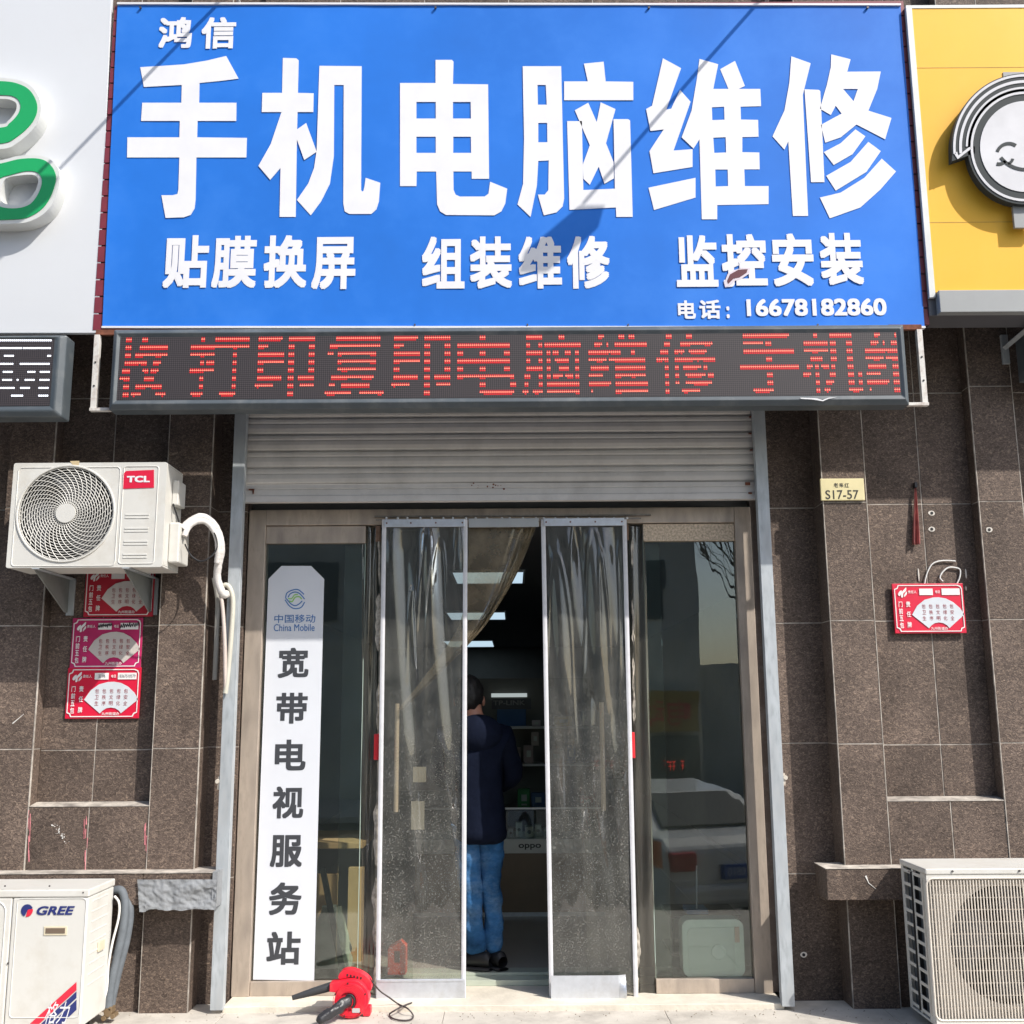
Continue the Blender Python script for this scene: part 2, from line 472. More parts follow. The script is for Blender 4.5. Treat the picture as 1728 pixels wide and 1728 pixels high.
# step filling the recess below the panel, with a sloping top
def step(x0, xm, x1):
    t = MB()
    z0 = zz[1] - 0.10; zt = Z(1356, 0.0); ztb = Z(1349, YR)
    for a, b in ((x0, xm), (xm, x1)):
        a2, b2 = a + GAP / 2, b - GAP / 2
        v = [(a2, 0.004, z0), (b2, 0.004, z0), (b2, 0.004, zt), (a2, 0.004, zt),
             (a2, YR + 0.02, z0), (b2, YR + 0.02, z0), (b2, YR + 0.02, ztb), (a2, YR + 0.02, ztb)]
        t.add(v, [(0, 1, 2, 3), (7, 6, 5, 4), (3, 2, 6, 7), (0, 4, 5, 1), (0, 3, 7, 4), (1, 5, 6, 2)])
    t.build("recess_step", M_TILE, bld, bevel=0.002)
    k = MB(); k.box(x0 + 0.001, x1 - 0.001, 0.0065, YR, z0, zt - 0.004)
    v = [(x0 + 0.001, 0.001, zt + 0.002), (x1 - 0.001, 0.001, zt + 0.002), (x1 - 0.001, YR, ztb + 0.003), (x0 + 0.001, YR, ztb + 0.003)]
    k.hexa(*v, (0, 0, -0.004))
    n = len(grout.v); grout.v += k.v; grout.f += [[i + n for i in f] for f in k.f]; grout.m += k.m
step(xR2 + 0.001, X(1608, 0.0, 1400), xR3 - 0.001)
step(xR4 + 0.001, xR4 + 0.62, xR4 + 1.3)
# left side
xL0, xL1, xL2, xLm, xL3 = X(371, YS) + 0.10, X(335, YP), X(255, YP), X(158.5, YR), X(53, YP)
xL4 = xL3 - (xL1 - xL2)
add_block("side_panel", [X(353, YS) - 0.05, xL0], YS, 0.30, zz)
add_block("pilaster", [xL2, xL1], YP, 0.30, zz, beads=(xL1 - 0.002, xL2 + 0.002))
add_block("pilaster", [xL4, xL3], YP, 0.30, zz, beads=(xL3 - 0.002,))
add_block("recess_panel", [xL3 + 0.001, xLm, xL2 - 0.001], YR, 0.29, zrec)
step(xL3 + 0.001, X(148, 0.0, 1400), xL2 - 0.001)
add_block("recess_panel", [xL4 - 1.3, xL4 - 0.62, xL4 - 0.001], YR, 0.29, zrec)
add_block("pilaster", [xL4 - 1.6, xL4 - 1.301], YP, 0.30, zz)
# wall above the doorway (hidden by the shutter and the signs, seen above them)
zlin = Z(700, 0.1)
zz_top = [zlin] + [z for z in zz if z > zlin + 0.1]
xs_t = [xL0, -1.1, -0.55, 0.0, 0.55, 1.1, xR0]
add_block("wall", xs_t, 0.14, 0.30, zz_top)
# lower wall behind the steps and under the ledges
for a, m, b in ((xR2, X(1600, 0.03, 1600), xR3), (xL3, X(241, 0.03, 1600) - 0.45, xL2)):
    add_block("lower_wall", [a + 0.001, m, b - 0.001], 0.03, 0.29, [-0.02, zz[1] - 0.101])
grout.build("grout", M_GROUT, bld)
# ledges
LT, LB = Z(1470, -0.12), Z(1523, -0.12)
for (x0, x1, cuts) in ((X(1396, -0.12, 1500), xR4 + 1.6, (X(1530, -.12, 1500), 3.2)), (xL4 - 1.6, X(361, -0.12, 1500), (-3.1, X(240, -0.12, 1500)))):
    t = MB(); xs = [x0, *cuts, x1]
    for i in range(len(xs) - 1):
        t.box(xs[i] + (0.002 if i else 0), xs[i + 1] - (0.002 if i < len(xs) - 2 else 0), -0.12, 0.10, LB, LT)
    t.build("ledge", M_TILE, bld, bevel=0.003)
    t = MB(); t.box(x0 - 0.004, x1 + 0.004, -0.124, 0.10, LT + 0.0005, LT + 0.004); t.build("ledge_top", M_GROUT, bld)
# cement repair on the left ledge, with a broken hollow at its end
def patch(u, v):
    px = 233 + u * 132; py = 1484 + v * 52
    bot = 0.0
    if v > 0.99: bot = 5 * noise.noise(Vector((u * 7, 1.3, 0)))
    p = P(px + (4 * (1 - u) * (v - .4) if u < .1 else 0), py + bot, -0.135)
    d = 0.008 * noise.noise(Vector((px * 0.05, py * 0.07, 3))) + 0.006 * noise.noise(Vector((px * 0.15, py * 0.17, 5)))
    hol = 0.0
    du = (px - 340) / 20.0; dv = (py - 1514) / 12.0 + 0.5 * du
    if du * du + dv * dv < 1.4: hol = 0.014 * (1 - (du * du + dv * dv) / 1.4) ** 0.4
    lump = 0.012 * math.exp(-((px - 328) / 14) ** 2 - ((py - 1496) / 7) ** 2)
    return (p.x, -0.137 - d - lump + hol, p.z)
t = MB(); t.grid(patch, 60, 26)
t.box(X(358, -0.13, 1500), X(368, -0.11, 1500), -0.132, 0.10, LB - 0.012, LT + 0.008)
t.build("cement_patch", M_CEMENT, bld, smooth=True)
# drilled holes
for (px, py, y) in ((1572, 866, YR), (1572, 893, YR), (1669, 894, YP), (1356, 1611, YS)):
    c = P(px, py, y)
    t = MB()
    ch = closed_curve([(c.x + (0.016 + 0.006 * random.random()) * math.cos(k), c.z + 0.015 * math.sin(k)) for k in [i * math.pi / 4 for i in range(8)]], 3)
    t.mi = 0; t.prism(ch, y - 0.003, y - 0.001)
    t.mi = 1; t.cyl((c.x, y - 0.005, c.z), (c.x, y - 0.002, c.z), 0.009, 12)
    t.build("drilled_hole", [mat("chipped_plaster", (0.62, 0.58, 0.52), 0.9), M_BLACK], bld)
# mortar smears and the coloured streaks left along the joints of the left step
t = MB()
for (px, py, ph, w_) in ((50, 1366, 100, 3.2), (146, 1366, 102, 2.6), (246, 1366, 100, 3.4)):
    for q in range(9):
        a = px + random.uniform(-w_, w_) * 0.8 + (0 if px > 200 else -0.05 * (q * 9)); y0_ = py + ph * random.uniform(0, .7); y1_ = y0_ + random.uniform(12, 34)
        poly_px(t, [(a, y0_), (a + 0.9, y0_), (a + 0.4 + random.uniform(-1.5, 1.5), y1_), (a - 0.6, y1_)], 0.0012)
t.build("paint_streak", mat("pink_paint", (0.62, 0.22, 0.24), 0.8, var=0.3, vscale=30), bld, label="pink paint streaks down the tile joints")
t = MB()
for k in range(26):
    a = 92 + random.gauss(8, 7); b = 1395 + (a - 92) * 1.1 + random.gauss(0, 5); s_ = random.uniform(.4, 1.5)
    poly_px(t, [(a - s_, b), (a, b - s_), (a + s_, b), (a, b + s_)], 0.0012)
for (x0_, y0_, x1_, y1_, w_) in ((21, 1221, 40, 1205, 1.6), (1461, 1478, 1466, 1490, 3.0), (1466, 1490, 1478, 1500, 1.2)):
    yy = YP - 0.002 if x0_ < 1000 else -0.1235
    n_ = Vector((y1_ - y0_, x0_ - x1_)).normalized() * w_ / 2
    poly_px(t, [(x0_ + n_.x, y0_ + n_.y), (x1_ + n_.x * .3, y1_ + n_.y * .3), (x1_ - n_.x * .3, y1_ - n_.y * .3), (x0_ - n_.x, y0_ - n_.y)], yy)
t.build("paint_splash", mat("white_splash", (0.7, 0.68, 0.64), 0.9), bld, label="small white splashes on the tiles")
# body of the building: room shell
YW = 0.30
M_INWALL = mat("interior_wall_paint", (0.24, 0.235, 0.22), 0.8, var=0.05)
M_INFLOOR = mat("interior_floor_tile", (0.36, 0.33, 0.29), 0.3, var=0.05, vscale=2)
M_CEIL = mat("dark_ceiling_board", (0.10, 0.105, 0.115), 0.8, var=0.05)
RZ = 2.75; RX0, RX1, RY1 = -2.6, 2.3, 14.5
t = MB()
t.box(RX0 - 0.2, RX0, YW, RY1, -0.05, RZ + 0.3)
t.box(RX1, RX1 + 0.2, YW, RY1, -0.05, RZ + 0.3)
t.box(RX0, RX1, RY1, RY1 + 0.2, -0.05, RZ + 0.3)
t.box(-7.0, xL0 - 0.001, YW + 0.001, YW + 0.12, 0, 9.0); t.box(xR0 + 0.001, 7.0, YW + 0.001, YW + 0.12, 0, 9.0)
t.box(xL0, xR0, YW + 0.001, YW + 0.12, 2.80, 9.0)
t.build("room_wall", M_INWALL, bld)
t = MB(); t.box(RX0, RX1, YW + 0.12, RY1, RZ, RZ + 0.2); t.build("ceiling", M_CEIL, bld)
t = MB(); t.box(-7, 7, YW, RY1 + 0.2, 8.9, 9.1); t.build("roof", M_CEMENT, bld)
t = MB()
FZ = 0.08
k = 0.8
yy = 0.62
while yy < RY1:
    xx = RX0
    while xx < RX1:
        t.box(xx + 0.0015, min(xx + k, RX1) - 0.0015, yy + 0.0015, min(yy + k, RY1) - 0.0015, 0.02, FZ)
        xx += k
    yy += k
t.build("interior_floor", M_INFLOOR, bld)
t = MB(); t.box(RX0, RX1, 0.62, RY1, 0.0, FZ - 0.003); t.build("floor_joint", M_GROUT, bld)
# threshold: outer sill and inner steps
t = MB()
t.box(X(377, 0.02, 1690), X(1322, 0.02, 1690), 0.0, 0.62, -0.01, 0.030)
t.build("door_sill", mat("sill_stone", (0.60, 0.55, 0.46), 0.8, var=0.12, vscale=8, bump=.3, bscale=50), bld, bevel=0.004)
t = MB(); t.box(X(640, .4, 1670), X(1080, .4, 1670), 0.40, 0.62, 0.0305, 0.062)
t.box(X(640, .5, 1660), X(1080, .5, 1660), 0.50, 0.62, 0.0625, FZ)
t.build("inner_step", mat("green_glazed_step", (0.42, 0.46, 0.38), 0.3), bld, bevel=0.002)
# broken edge of cement under the sill
t = MB()
for k in range(80):
    px = 385 + k * 11.8 + random.uniform(-3, 3)
    c = G(px, 1701 - (px - 864) * 0.0062, 0.0)
    s_ = random.uniform(0.01, 0.035)
    pts = [(c.x + s_ * random.uniform(.7, 1.4) * math.cos(a) * 1.6, c.y + s_ * 0.5 * random.uniform(.6, 1.2) * math.sin(a)) for a in [i * math.pi / 3 for i in range(6)]]
    hgt = random.uniform(0.004, 0.014)
    n0 = len(pts)
    t.add([(p[0], p[1], 0.0) for p in pts] + [(c.x + (p[0] - c.x) * .7, c.y + (p[1] - c.y) * .7, hgt) for p in pts],
          [tuple(range(n0, 2 * n0))] + [(i, (i + 1) % n0, (i + 1) % n0 + n0, i + n0) for i in range(n0)])
t.build("broken_edge", mat("crumbled_cement", (0.42, 0.38, 0.33), 0.95, var=0.3, vscale=40, bump=.6, bscale=80), bld)

# ceiling light panels
for (px0, px1, py0, py1, Yl) in ((768, 882, 966, 985, 3.4), (758, 852, 1034, 1046, 7.0), (754, 832, 1082, 1092, 11.5)):
    a = G(px0, (py0 + py1) / 2, RZ - 0.02); b = G(px1, (py0 + py1) / 2, RZ - 0.02)
    f0 = G(px0, py1, RZ - 0.02).y; f1 = G(px0, py0, RZ - 0.02).y
    ya, yb = min(f0, f1), min(max(f0, f1), RY1 - .2)
    where = {3.4: "nearest", 7.0: "middle", 11.5: "farthest"}[Yl]
    th = thing("ceiling_light", f"white rectangular ceiling light panel inside the shop, {where} to the doorway" if where == "nearest" else
               (f"white ceiling light panel between the nearest and the farthest one inside the shop" if where == "middle" else "white ceiling light panel farthest inside the dark shop"),
               "ceiling light", (a.x, ya, RZ), "ceiling light panels in the shop")
    t = MB(); t.box(a.x, b.x, ya, yb, RZ - 0.018, RZ - 0.004); t.build("diffuser", emit("light_panel", (0.50, 0.66, 0.78), 0.75), th)
    t = MB(); t.box(a.x - .02, a.x - .001, ya - .02, yb + .02, RZ - 0.022, RZ - 0.001); t.box(b.x + .001, b.x + .02, ya - .02, yb + .02, RZ - 0.022, RZ - 0.001)
    t.box(a.x, b.x, ya - .02, ya - .001, RZ - 0.022, RZ - 0.001); t.box(a.x, b.x, yb + .001, yb + .02, RZ - 0.022, RZ - 0.001)
    t.build("frame", M_ALU, th)

# ------------------------------------------------------------------ roller shutter with its guide rails
sh = thing("roller_shutter", "beige roller shutter rolled most of the way up above the glass doors", "roller shutter", (0, 0.05, Z(845, .05)))
xa, xb = X(417, 0.05, 760), X(1272, 0.05, 760)
zb = Z(846, 0.05); z_bar = Z(815, 0.05); pit = (Z(703, 0.05) - z_bar) / 4
prof = []
zc = z_bar
for k in range(7):
    for (f_, d_) in ((0.0, 0.0), (0.03, -0.006), (0.10, -0.013), (0.32, -0.017), (0.55, -0.014), (0.60, -0.009), (0.64, -0.010), (0.70, -0.014), (0.86, -0.013), (0.95, -0.007), (0.99, 0.001)):
        prof.append((zc + pit * f_, 0.05 + d_))
    zc += pit
t = MB()
t.grid(lambda u, v: (xa + (xb - xa) * u, prof[int(round(v * (len(prof) - 1)))][1], prof[int(round(v * (len(prof) - 1)))][0]), 1, len(prof) - 1)
t.build("slat_curtain", M_SHUT, sh)
t = MB()
bp_ = [(z_bar - 0.001, 0.046), (z_bar - 0.004, 0.034), (z_bar - 0.028, 0.032), (z_bar - 0.032, 0.036), (z_bar - 0.038, 0.032), (z_bar - 0.070, 0.031), (z_bar - 0.075, 0.026), (zb, 0.024), (zb, 0.07)]
t.grid(lambda u, v: (xa + (xb - xa) * u, bp_[int(round(v * (len(bp_) - 1)))][1], bp_[int(round(v * (len(bp_) - 1)))][0]), 1, len(bp_) - 1)
t.build("bottom_bar", M_SHUT, sh)
t = MB()
for (px, py, w_, h_) in ((1262, 816, 8, 5), (1266, 832, 6, 3), (1268, 759, 4, 2), (1266, 731, 5, 2), (1267, 703, 5, 2), (424, 826, 9, 2), (427, 830, 2, 6)):
    c = P(px, py, 0.022)
    t.box(c.x - w_ * .0017, c.x + w_ * .0017, 0.020, 0.035, c.z - h_ * .0017, c.z + h_ * .0017)
for k in range(14):
    a = 815 + random.gauss(0, 10) + (25 if k > 9 else 0); b = 821 + random.gauss(0, 3); s_ = random.uniform(.5, 2.4)
    c = P(a, b, 0.029); t.ball((c.x, 0.031, c.z), s_ * .003, .0015, s_ * .0026, 6, 4)
t.build("rust_stain", M_RUST, sh)
# guide rails
for (nm, pa, pb) in (("left", (396.6, 412), (417.6, 0)), ("right", (0, 0), (0, 0))):
    pass
def rail(x0, x1, label, flip):
    th = thing("shutter_guide_rail", label, "guide rail", ((x0 + x1) / 2, 0.0, 0.03), "shutter guide rails")
    z1 = Z(680, -0.02)
    t = MB(); t.box(x0, x1, -0.03, -0.002, 0.02, z1)
    e = x1 if flip else x0
    t.box(e - 0.004 if flip else e, e if flip else e + 0.004, -0.001, 0.11, 0.02, z1)
    e2 = x0 if flip else x1
    t.box(e2 if flip else e2 - 0.004, e2 + 0.004 if flip else e2, -0.001, 0.02, 0.02, z1)
    t.build("channel", M_GALV, th, bevel=0.003)
    # welded lug on the outer side
    lz = Z(1318, 0.0); lx = x1 + 0.012 if flip else x0 - 0.012
    t = MB(); t.box(min(lx, (x0 + x1) / 2), max(lx, (x0 + x1) / 2), -0.022, -0.006, lz - 0.035, lz + 0.035)
    t.cyl((lx, -0.03, lz + .01), (lx, 0.0, lz + .01), 0.013, 10)
    t.build("lug", mat("worn_cream_paint", (0.55, 0.5, 0.42), 0.7, dirt=(0.2, 0.09, 0.05), damt=.8, dscale=30), th, bevel=0.002)
    return th
rail(X(371, -0.03, 1300), X(392.2, -0.03, 1300), "galvanised guide rail of the shutter, between the white pipes and the doors", False)
rail(X(1300.4, -0.03, 1300), X(1321.5, -0.03, 1300), "brightly sunlit galvanised guide rail of the shutter, right of the doors", True)

# ------------------------------------------------------------------ door frame and glazing
YF = 0.20                                # front of the aluminium frame
df_ = thing("glass_door_front", "champagne aluminium door frame with glass side panes and sliding glass doors", "glass door", (0, YF, 0.03))
jl0, jl1 = X(404, YF, 1300), X(434, YF, 1300)
jr0, jr1 = X(1258, YF, 1300), X(1287, YF, 1300)
zh1, zh0 = Z(858, YF), Z(884, YF)
t = MB(); t.box(jl0, jl1 - 0.001, YF, YF + 0.10, 0.03, zh1); t.build("jamb", M_CHAMP, df_, bevel=0.003)
t = MB(); t.box(jr0 + 0.001, jr1, YF, YF + 0.10, 0.03, zh1); t.build("jamb", M_CHAMP, df_, bevel=0.003)
# inner fins of the jambs (second step of the profile)
t = MB(); t.box(xL0 - 0.12, jl0 - 0.002, YF + 0.03, YF + 0.09, 0.03, zh1 + .08); t.build("frame_fin", mat("dusty_brown_aluminium", (0.26, 0.205, 0.175), 0.55, metal=.3, dirt=(0.5, 0.45, 0.4), dscale=9, damt=.6), df_, bevel=0.002)
t = MB(); t.box(jr1 + 0.002, xR0 + 0.12, YF + 0.03, YF + 0.09, 0.03, zh1 + .08); t.build("frame_fin", _M["dusty_brown_aluminium"], df_, bevel=0.002)
t = MB(); t.box(jl1, jr0, YF - 0.004, YF + 0.10, zh0, zh1); t.build("header", M_CHAMP, df_, bevel=0.003)
t = MB(); t.box(xL0 - 0.1, xR0 + 0.1, YF + 0.05, YF + 0.06, zh1 + 0.001, 2.8); t.build("transom_pane", mat("dull_green_panel", (0.15, 0.165, 0.15), 0.5, dirt=(.3, .3, .27), damt=.4), df_)
slx1, srx0 = X(609, YF, 1300), X(1097, YF, 1300)
for (a, b, s_) in ((jl1, slx1, 0), (srx0, jr0, 1)):
    t = MB(); t.box(a + .001, b - .001, YF + 0.012, YF + 0.07, Z(914, YF), zh0 - 0.004); t.build("pane_head", M_CHAMP if not s_ else mat("sunlit_champagne", (0.52, 0.42, 0.31), 0.6, metal=.1, var=.45, vscale=80, bump=.2, bscale=90), df_, bevel=0.002)  # right head lighter and grainier: its sunlight is put into the colour
    t = MB(); t.box(a + .001, b - .001, YF + 0.008, YF + 0.07, 0.031, Z(1655, YF)); t.build("bottom_rail", M_CHAMP, df_, bevel=0.002)
M_GLASS = glass("window_glass", (0.925, 0.965, 0.93), refl=0.085, dust=0.030, dcol=(0.30, 0.34, 0.27), wav=0.012)
M_GLASS2 = glass("sliding_glass", (0.92, 0.96, 0.92), refl=0.05, dust=0.025, dcol=(0.34, 0.38, 0.34))
for (a, b) in ((jl1, slx1), (srx0, jr0)):
    t = MB(); t.box(a + .002, b - .002, YF + 0.038, YF + 0.042, Z(1655, YF) + .001, Z(914, YF) - .001); t.build("side_pane", M_GLASS, df_)
    ex = b - 0.006 if a < 0 else a
    t = MB(); t.box(ex + .001, ex + 0.005, YF + 0.033, YF + 0.046, Z(1655, YF), Z(914, YF)); t.build("pane_edge", mat("pale_green_edge", (0.36, 0.44, 0.38), 0.25), df_)
# sliding leaves behind, pushed apart, with bar handles
for (pa, pb, ph, s_) in ((574, 700, 669, -1), (985, 1124, 1017, 1)):
    a, b = X(pa, YF + .12, 1300), X(pb, YF + .12, 1300)
    t = MB(); t.box(a, b, YF + 0.118, YF + 0.128, 0.05, zh0 - 0.02)
    lf = t.build("sliding_leaf", M_GLASS2, df_)
    hx = X(ph, YF + .06, 1280); z0_, z1_ = Z(1369, YF + .06), Z(1186, YF + .06)
    t = MB(); t.cyl((hx, YF + 0.065, z0_), (hx, YF + 0.065, z1_), 0.014, 14)
    for zq in (0.2, 0.84):
        zk = z0_ + (z1_ - z0_) * zq
        t.cyl((hx, YF + 0.065, zk), (hx, YF + 0.118, zk), 0.008, 10)
    t.build("handle", mat("brass_steel_handle", (0.80, 0.68, 0.52), 0.35, metal=.2), lf, smooth=True)
    # leaf stile beside the curtain and red pull tag
    sp = X(638 if s_ < 0 else 1066, YF, 1300)
    t = MB(); t.box(sp - 0.010, sp + 0.010, YF + 0.02, YF + 0.06, 0.032, zh0 - 0.03)
    st = t.build("stile", mat("dark_rubber_stile", (0.10, 0.10, 0.095), 0.5, dirt=(.35, .32, .28), damt=.6, dscale=12), df_, bevel=0.002)
    t = MB(); rx = X(635 if s_ < 0 else 1067.5, YF - .01, 1258)
    t.box(rx - 0.014, rx + 0.014, YF - 0.012, YF + 0.018, Z(1281, YF - .01), Z(1237, YF - .01))
    t.build("pull_tag", mat("red_plastic", (0.72, 0.03, 0.04), 0.35), df_, bevel=0.004)
    # roller hanger at the top of the leaf
    hx = X(638 if s_ < 0 else 1057, YF, 895)
    t = MB(); t.box(hx - 0.014, hx + 0.014, YF + 0.0, YF + 0.02, Z(912, YF), Z(886, YF)); t.cyl((hx, YF - .008, Z(895, YF)), (hx, YF, Z(895, YF)), 0.009, 10); t.cyl((hx, YF - .008, Z(905, YF)), (hx, YF, Z(905, YF)), 0.007, 10)
    t.build("hanger", mat("rusty_hanger", (0.24, 0.15, 0.10), 0.7, metal=.3, dirt=(.1, .05, .03), damt=.8, dscale=30), df_)
# torn tape down both stiles
for s_, pc, spans in ((-1, 636.5, ((905, 990), (1000, 1100), (1150, 1235), (1352, 1470), (1480, 1600), (1610, 1668))), (1, 1071, ((905, 960), (1010, 1090), (1100, 1230), (1560, 1640), (1645, 1685)))):
    t = MB()
    for k, (ya_, yb_) in enumerate(spans):
        big_ = 2.6 if (s_ < 0 and k in (1, 3, 4)) or (s_ > 0 and k == 3) else 1.0
        def tp(u, v, ya_=ya_, yb_=yb_, k=k, big_=big_):
            py = ya_ + (yb_ - ya_) * v; cx_ = pc + (py - 1300) * (0.012 if s_ > 0 else -0.010)
            w_ = (1.3 + 2.4 * abs(noise.noise(Vector((py * .045, k * 3.1, s_))))) * big_ * min(1, 6 * v, 6 * (1 - v))
            px = cx_ + (u - .5) * 2 * w_ + 2.2 * noise.noise(Vector((py * .03, 7, s_)))
            q = P(px, py, YF + .005); return (q.x, YF + .004 - .012 * abs(noise.noise(Vector((py * .06, u * 2, 1)))) , q.z)
        t.grid(tp, 5, 26)
    t.build("torn_tape", mat("dirty_tape", (0.42, 0.38, 0.32), 0.6, var=.5, vscale=40), df_, smooth=True)
# small papers taped on the left leaf
t = MB()
for (x0_, y0_, x1_, y1_) in ((697, 1294, 719, 1320), (694, 1352, 716, 1400)):
    a = P(x0_, y0_, YF + .112); b = P(x1_, y1_, YF + .112)
    t.box(a.x, b.x, YF + .113, YF + .115, b.z, a.z)
t.build("taped_note", mat("yellowed_paper", (0.36, 0.34, 0.27), 0.8), df_)

# advertising strip stuck on the left pane
ad = thing("advert_strip", "tall white vertical advert strip with cut corners on the left glass pane", "advert", (X(490, YF, 1650), YF + .036, Z(1655, YF)))
YA = YF + 0.034
def AP(px, py): p = P(px, py, YA); return (p.x, p.z)
t = MB(); t.prism([AP(427, 1653), AP(530, 1655), AP(547, 977), AP(525, 955), AP(475, 955), AP(453, 977)][::-1], YA, YA + 0.002)
t.build("sheet", mat("advert_white", (0.64, 0.66, 0.70), 0.4, var=.02), ad)
t = MB(); YA2 = YA - 0.0012
for ch, y0_, y1_, x0_, x1_ in (("宽", 1093, 1144, 469, 521), ("带", 1169, 1221, 466, 519), ("电", 1248, 1300, 464, 516), ("视", 1327, 1381, 460, 512), ("服", 1409, 1463, 456, 510), ("务", 1489, 1544, 454, 509), ("站", 1572, 1628, 450, 507)):
    text_px(t, ch, x0_, y0_, x1_, y1_, YA2, off=0.028)
t.build("lettering", mat("dark_grey_print", (0.045, 0.048, 0.055), 0.5), ad)
t = MB(); text_px(t, "中国移动", 463, 1037, 532, 1051, YA2, off=0.004); text_px(t, "China Mobile", 462, 1053, 531, 1065, YA2, off=0.004)
# emblem: interlaced rounded strokes
ec = (498, 1011)
def estroke(mb, pts, wpx):
    q = smooth_path([Vector((a, b, 0)) for a, b in pts], 5)
    L, Rr = [], []
    for i, p in enumerate(q):
        d = (q[min(i + 1, len(q) - 1)] - q[max(i - 1, 0)]).normalized(); n = Vector((-d.y, d.x, 0)) * wpx / 2
        L.append((p.x + n.x, p.y + n.y)); Rr.append((p.x - n.x, p.y - n.y))
    poly_px(mb, L + Rr[::-1], YA2, 0.001)
estroke(t, [(482, 1010), (484, 1001), (493, 996), (503, 995), (513, 1003)], 1.8)
estroke(t, [(486, 1008), (490, 1002), (498, 999), (506, 1002), (514, 1011)], 1.8)
estroke(t, [(481, 1012), (488, 1022), (497, 1027), (508, 1025), (514, 1016)], 1.8)
estroke(t, [(483, 1010), (491, 1019), (498, 1022), (505, 1019), (510, 1014)], 1.8)
t.build("emblem_and_name", mat("mid_blue_print", (0.05, 0.17, 0.42), 0.5), ad)
t = MB(); estroke(t, [(488, 1014), (493, 1015), (498, 1008), (505, 1007), (509, 1011)], 2.2); estroke(t, [(486, 1010), (492, 1010), (497, 1004), (503, 1003)], 1.8)
t.build("emblem_centre", mat("leaf_green_print", (0.25, 0.5, 0.12), 0.5), ad)

# ------------------------------------------------------------------ strip curtain
YC = 0.165
M_PVC = glass("dusty_pvc", (0.70, 0.69, 0.64), refl=0.09, dust=0.20, dcol=(0.38, 0.375, 0.34), rough=0.03, speck=0.55, dscale=4.0)
M_PVC2 = glass("amber_pvc", (0.66, 0.62, 0.50), refl=0.10, dust=0.42, dcol=(0.46, 0.38, 0.26), rough=0.08, dscale=5.0)
M_STRIP = mat("grey_white_strip", (0.58, 0.58, 0.60), 0.5, var=.08, vscale=20)
def hard(px0, px1, qx0, qx1, pyt, pyb, label, seed, bulge, arcs=()):
    """one hard PVC leaf: sheet, top clip, two edge strips, kick plate"""
    th = thing("strip_curtain", label, "strip curtain", (X((px0 + px1) / 2, YC, pyb), YC, 0.035), "hanging plastic door curtains")
    def pt(u, v, dy=0.0):
        py = pyt + (pyb - pyt) * v
        a = px0 + (qx0 - px0) * v; b = px1 + (qx1 - px1) * v
        p = P(a + (b - a) * u, py, YC); return (p.x, YC + dy, p.z)
    def fn(u, v):
        vv = v
        env = math.exp(-vv * 2.2) * min(1, vv * 14 + .15) * (4 * u * (1 - u)) ** .5
        d = 0.024 * env * math.sin(u * 14 + seed + 2.6 * math.sin(vv * 4.2 + seed)) + 0.011 * env * math.sin(u * 29 - vv * 13 + seed * 2)
        d += 0.006 * noise.noise(Vector((u * 3 + seed, vv * 5, seed))) + bulge * math.sin(math.pi * u) * math.sin(math.pi * min(1, vv * 1.1))
        for (cu, v0, wd_, ln) in arcs:                     # buckles: long inverted U shaped ridges hanging from the clip
            if vv > v0:
                s_ = (vv - v0) / ln
                if s_ < 1:
                    f_ = (1 - s_) ** .6 * min(1, s_ * 12 + .3)
                    for sg_ in (-1, 1):
                        uu = cu + sg_ * wd_ * s_ ** .42 + .012 * math.sin(vv * 17 + seed)
                        d -= .0085 * f_ * math.exp(-((u - uu) / .018) ** 2)
        return pt(u, vv, d)
    t = MB(); t.grid(fn, 150, 170); t.build("plastic_sheet", M_PVC, th, smooth=True)
    w_ = 0.05
    t = MB(); t.grid(lambda u, v: pt(u * w_, v, -0.008 - 0.004 * math.sin(u * math.pi)), 3, 30); t.grid(lambda u, v: pt(u * w_, v, 0.006), 3, 30)
    t.build("edge_strip", M_STRIP, th, smooth=True)
    t = MB(); t.grid(lambda u, v: pt(1 - w_ * (1 - u), v, -0.008 - 0.004 * math.sin(u * math.pi)), 3, 30); t.grid(lambda u, v: pt(1 - w_ * (1 - u), v, 0.006), 3, 30)
    t.build("edge_strip", M_STRIP, th, smooth=True)
    a = pt(w_ * .6, 0); b = pt(1 - w_ * .6, 0)
    zt = Z(pyt - 1, YC); zb_ = Z(pyt + 12, YC)
    t = MB(); t.box(a[0], b[0], YC - 0.022, YC - 0.012, zb_, zt)
    cl = t.build("top_clip", M_ALU, th, bevel=0.002)
    t = MB()
    for k in (0.03, 0.33, 0.64, 0.97):
        x_ = a[0] + (b[0] - a[0]) * k
        t.cyl((x_, YC - 0.025, (zt + zb_) / 2), (x_, YC - 0.0222, (zt + zb_) / 2), 0.005, 8)
    t.build("rivet", M_RUST, cl)
    return th, pt
th, pt = hard(645, 789, 634, 786, 877, 1690, "dusty clear plastic curtain panel left of the opening, steel kick plate at its foot", 1.0, 0.0, ((.66, .035, .16, .38), (.37, .14, .07, .20), (.88, .0, .06, .12), (.52, .01, .10, .30)))
t = MB(); a = P(636, 1650, YC); b = P(785, 1690, YC); t.box(a.x, b.x, YC - 0.020, YC - 0.010, Z(1689, YC), Z(1650, YC)); t.box(a.x + .01, b.x - .01, YC - 0.024, YC - 0.0205, Z(1654, YC), Z(1650, YC)); t.build("kick_plate", M_ALU, th, bevel=0.002)
th, pt = hard(913, 1057, 927, 1077, 877, 1690, "dusty wavy plastic curtain panel right of the opening, bent kick plate at its foot", 4.1, -0.02, ((.18, .07, .20, .42), (.62, .02, .17, .34), (.70, .06, .06, .26), (.92, .04, .05, .40), (.42, .0, .08, .12)))
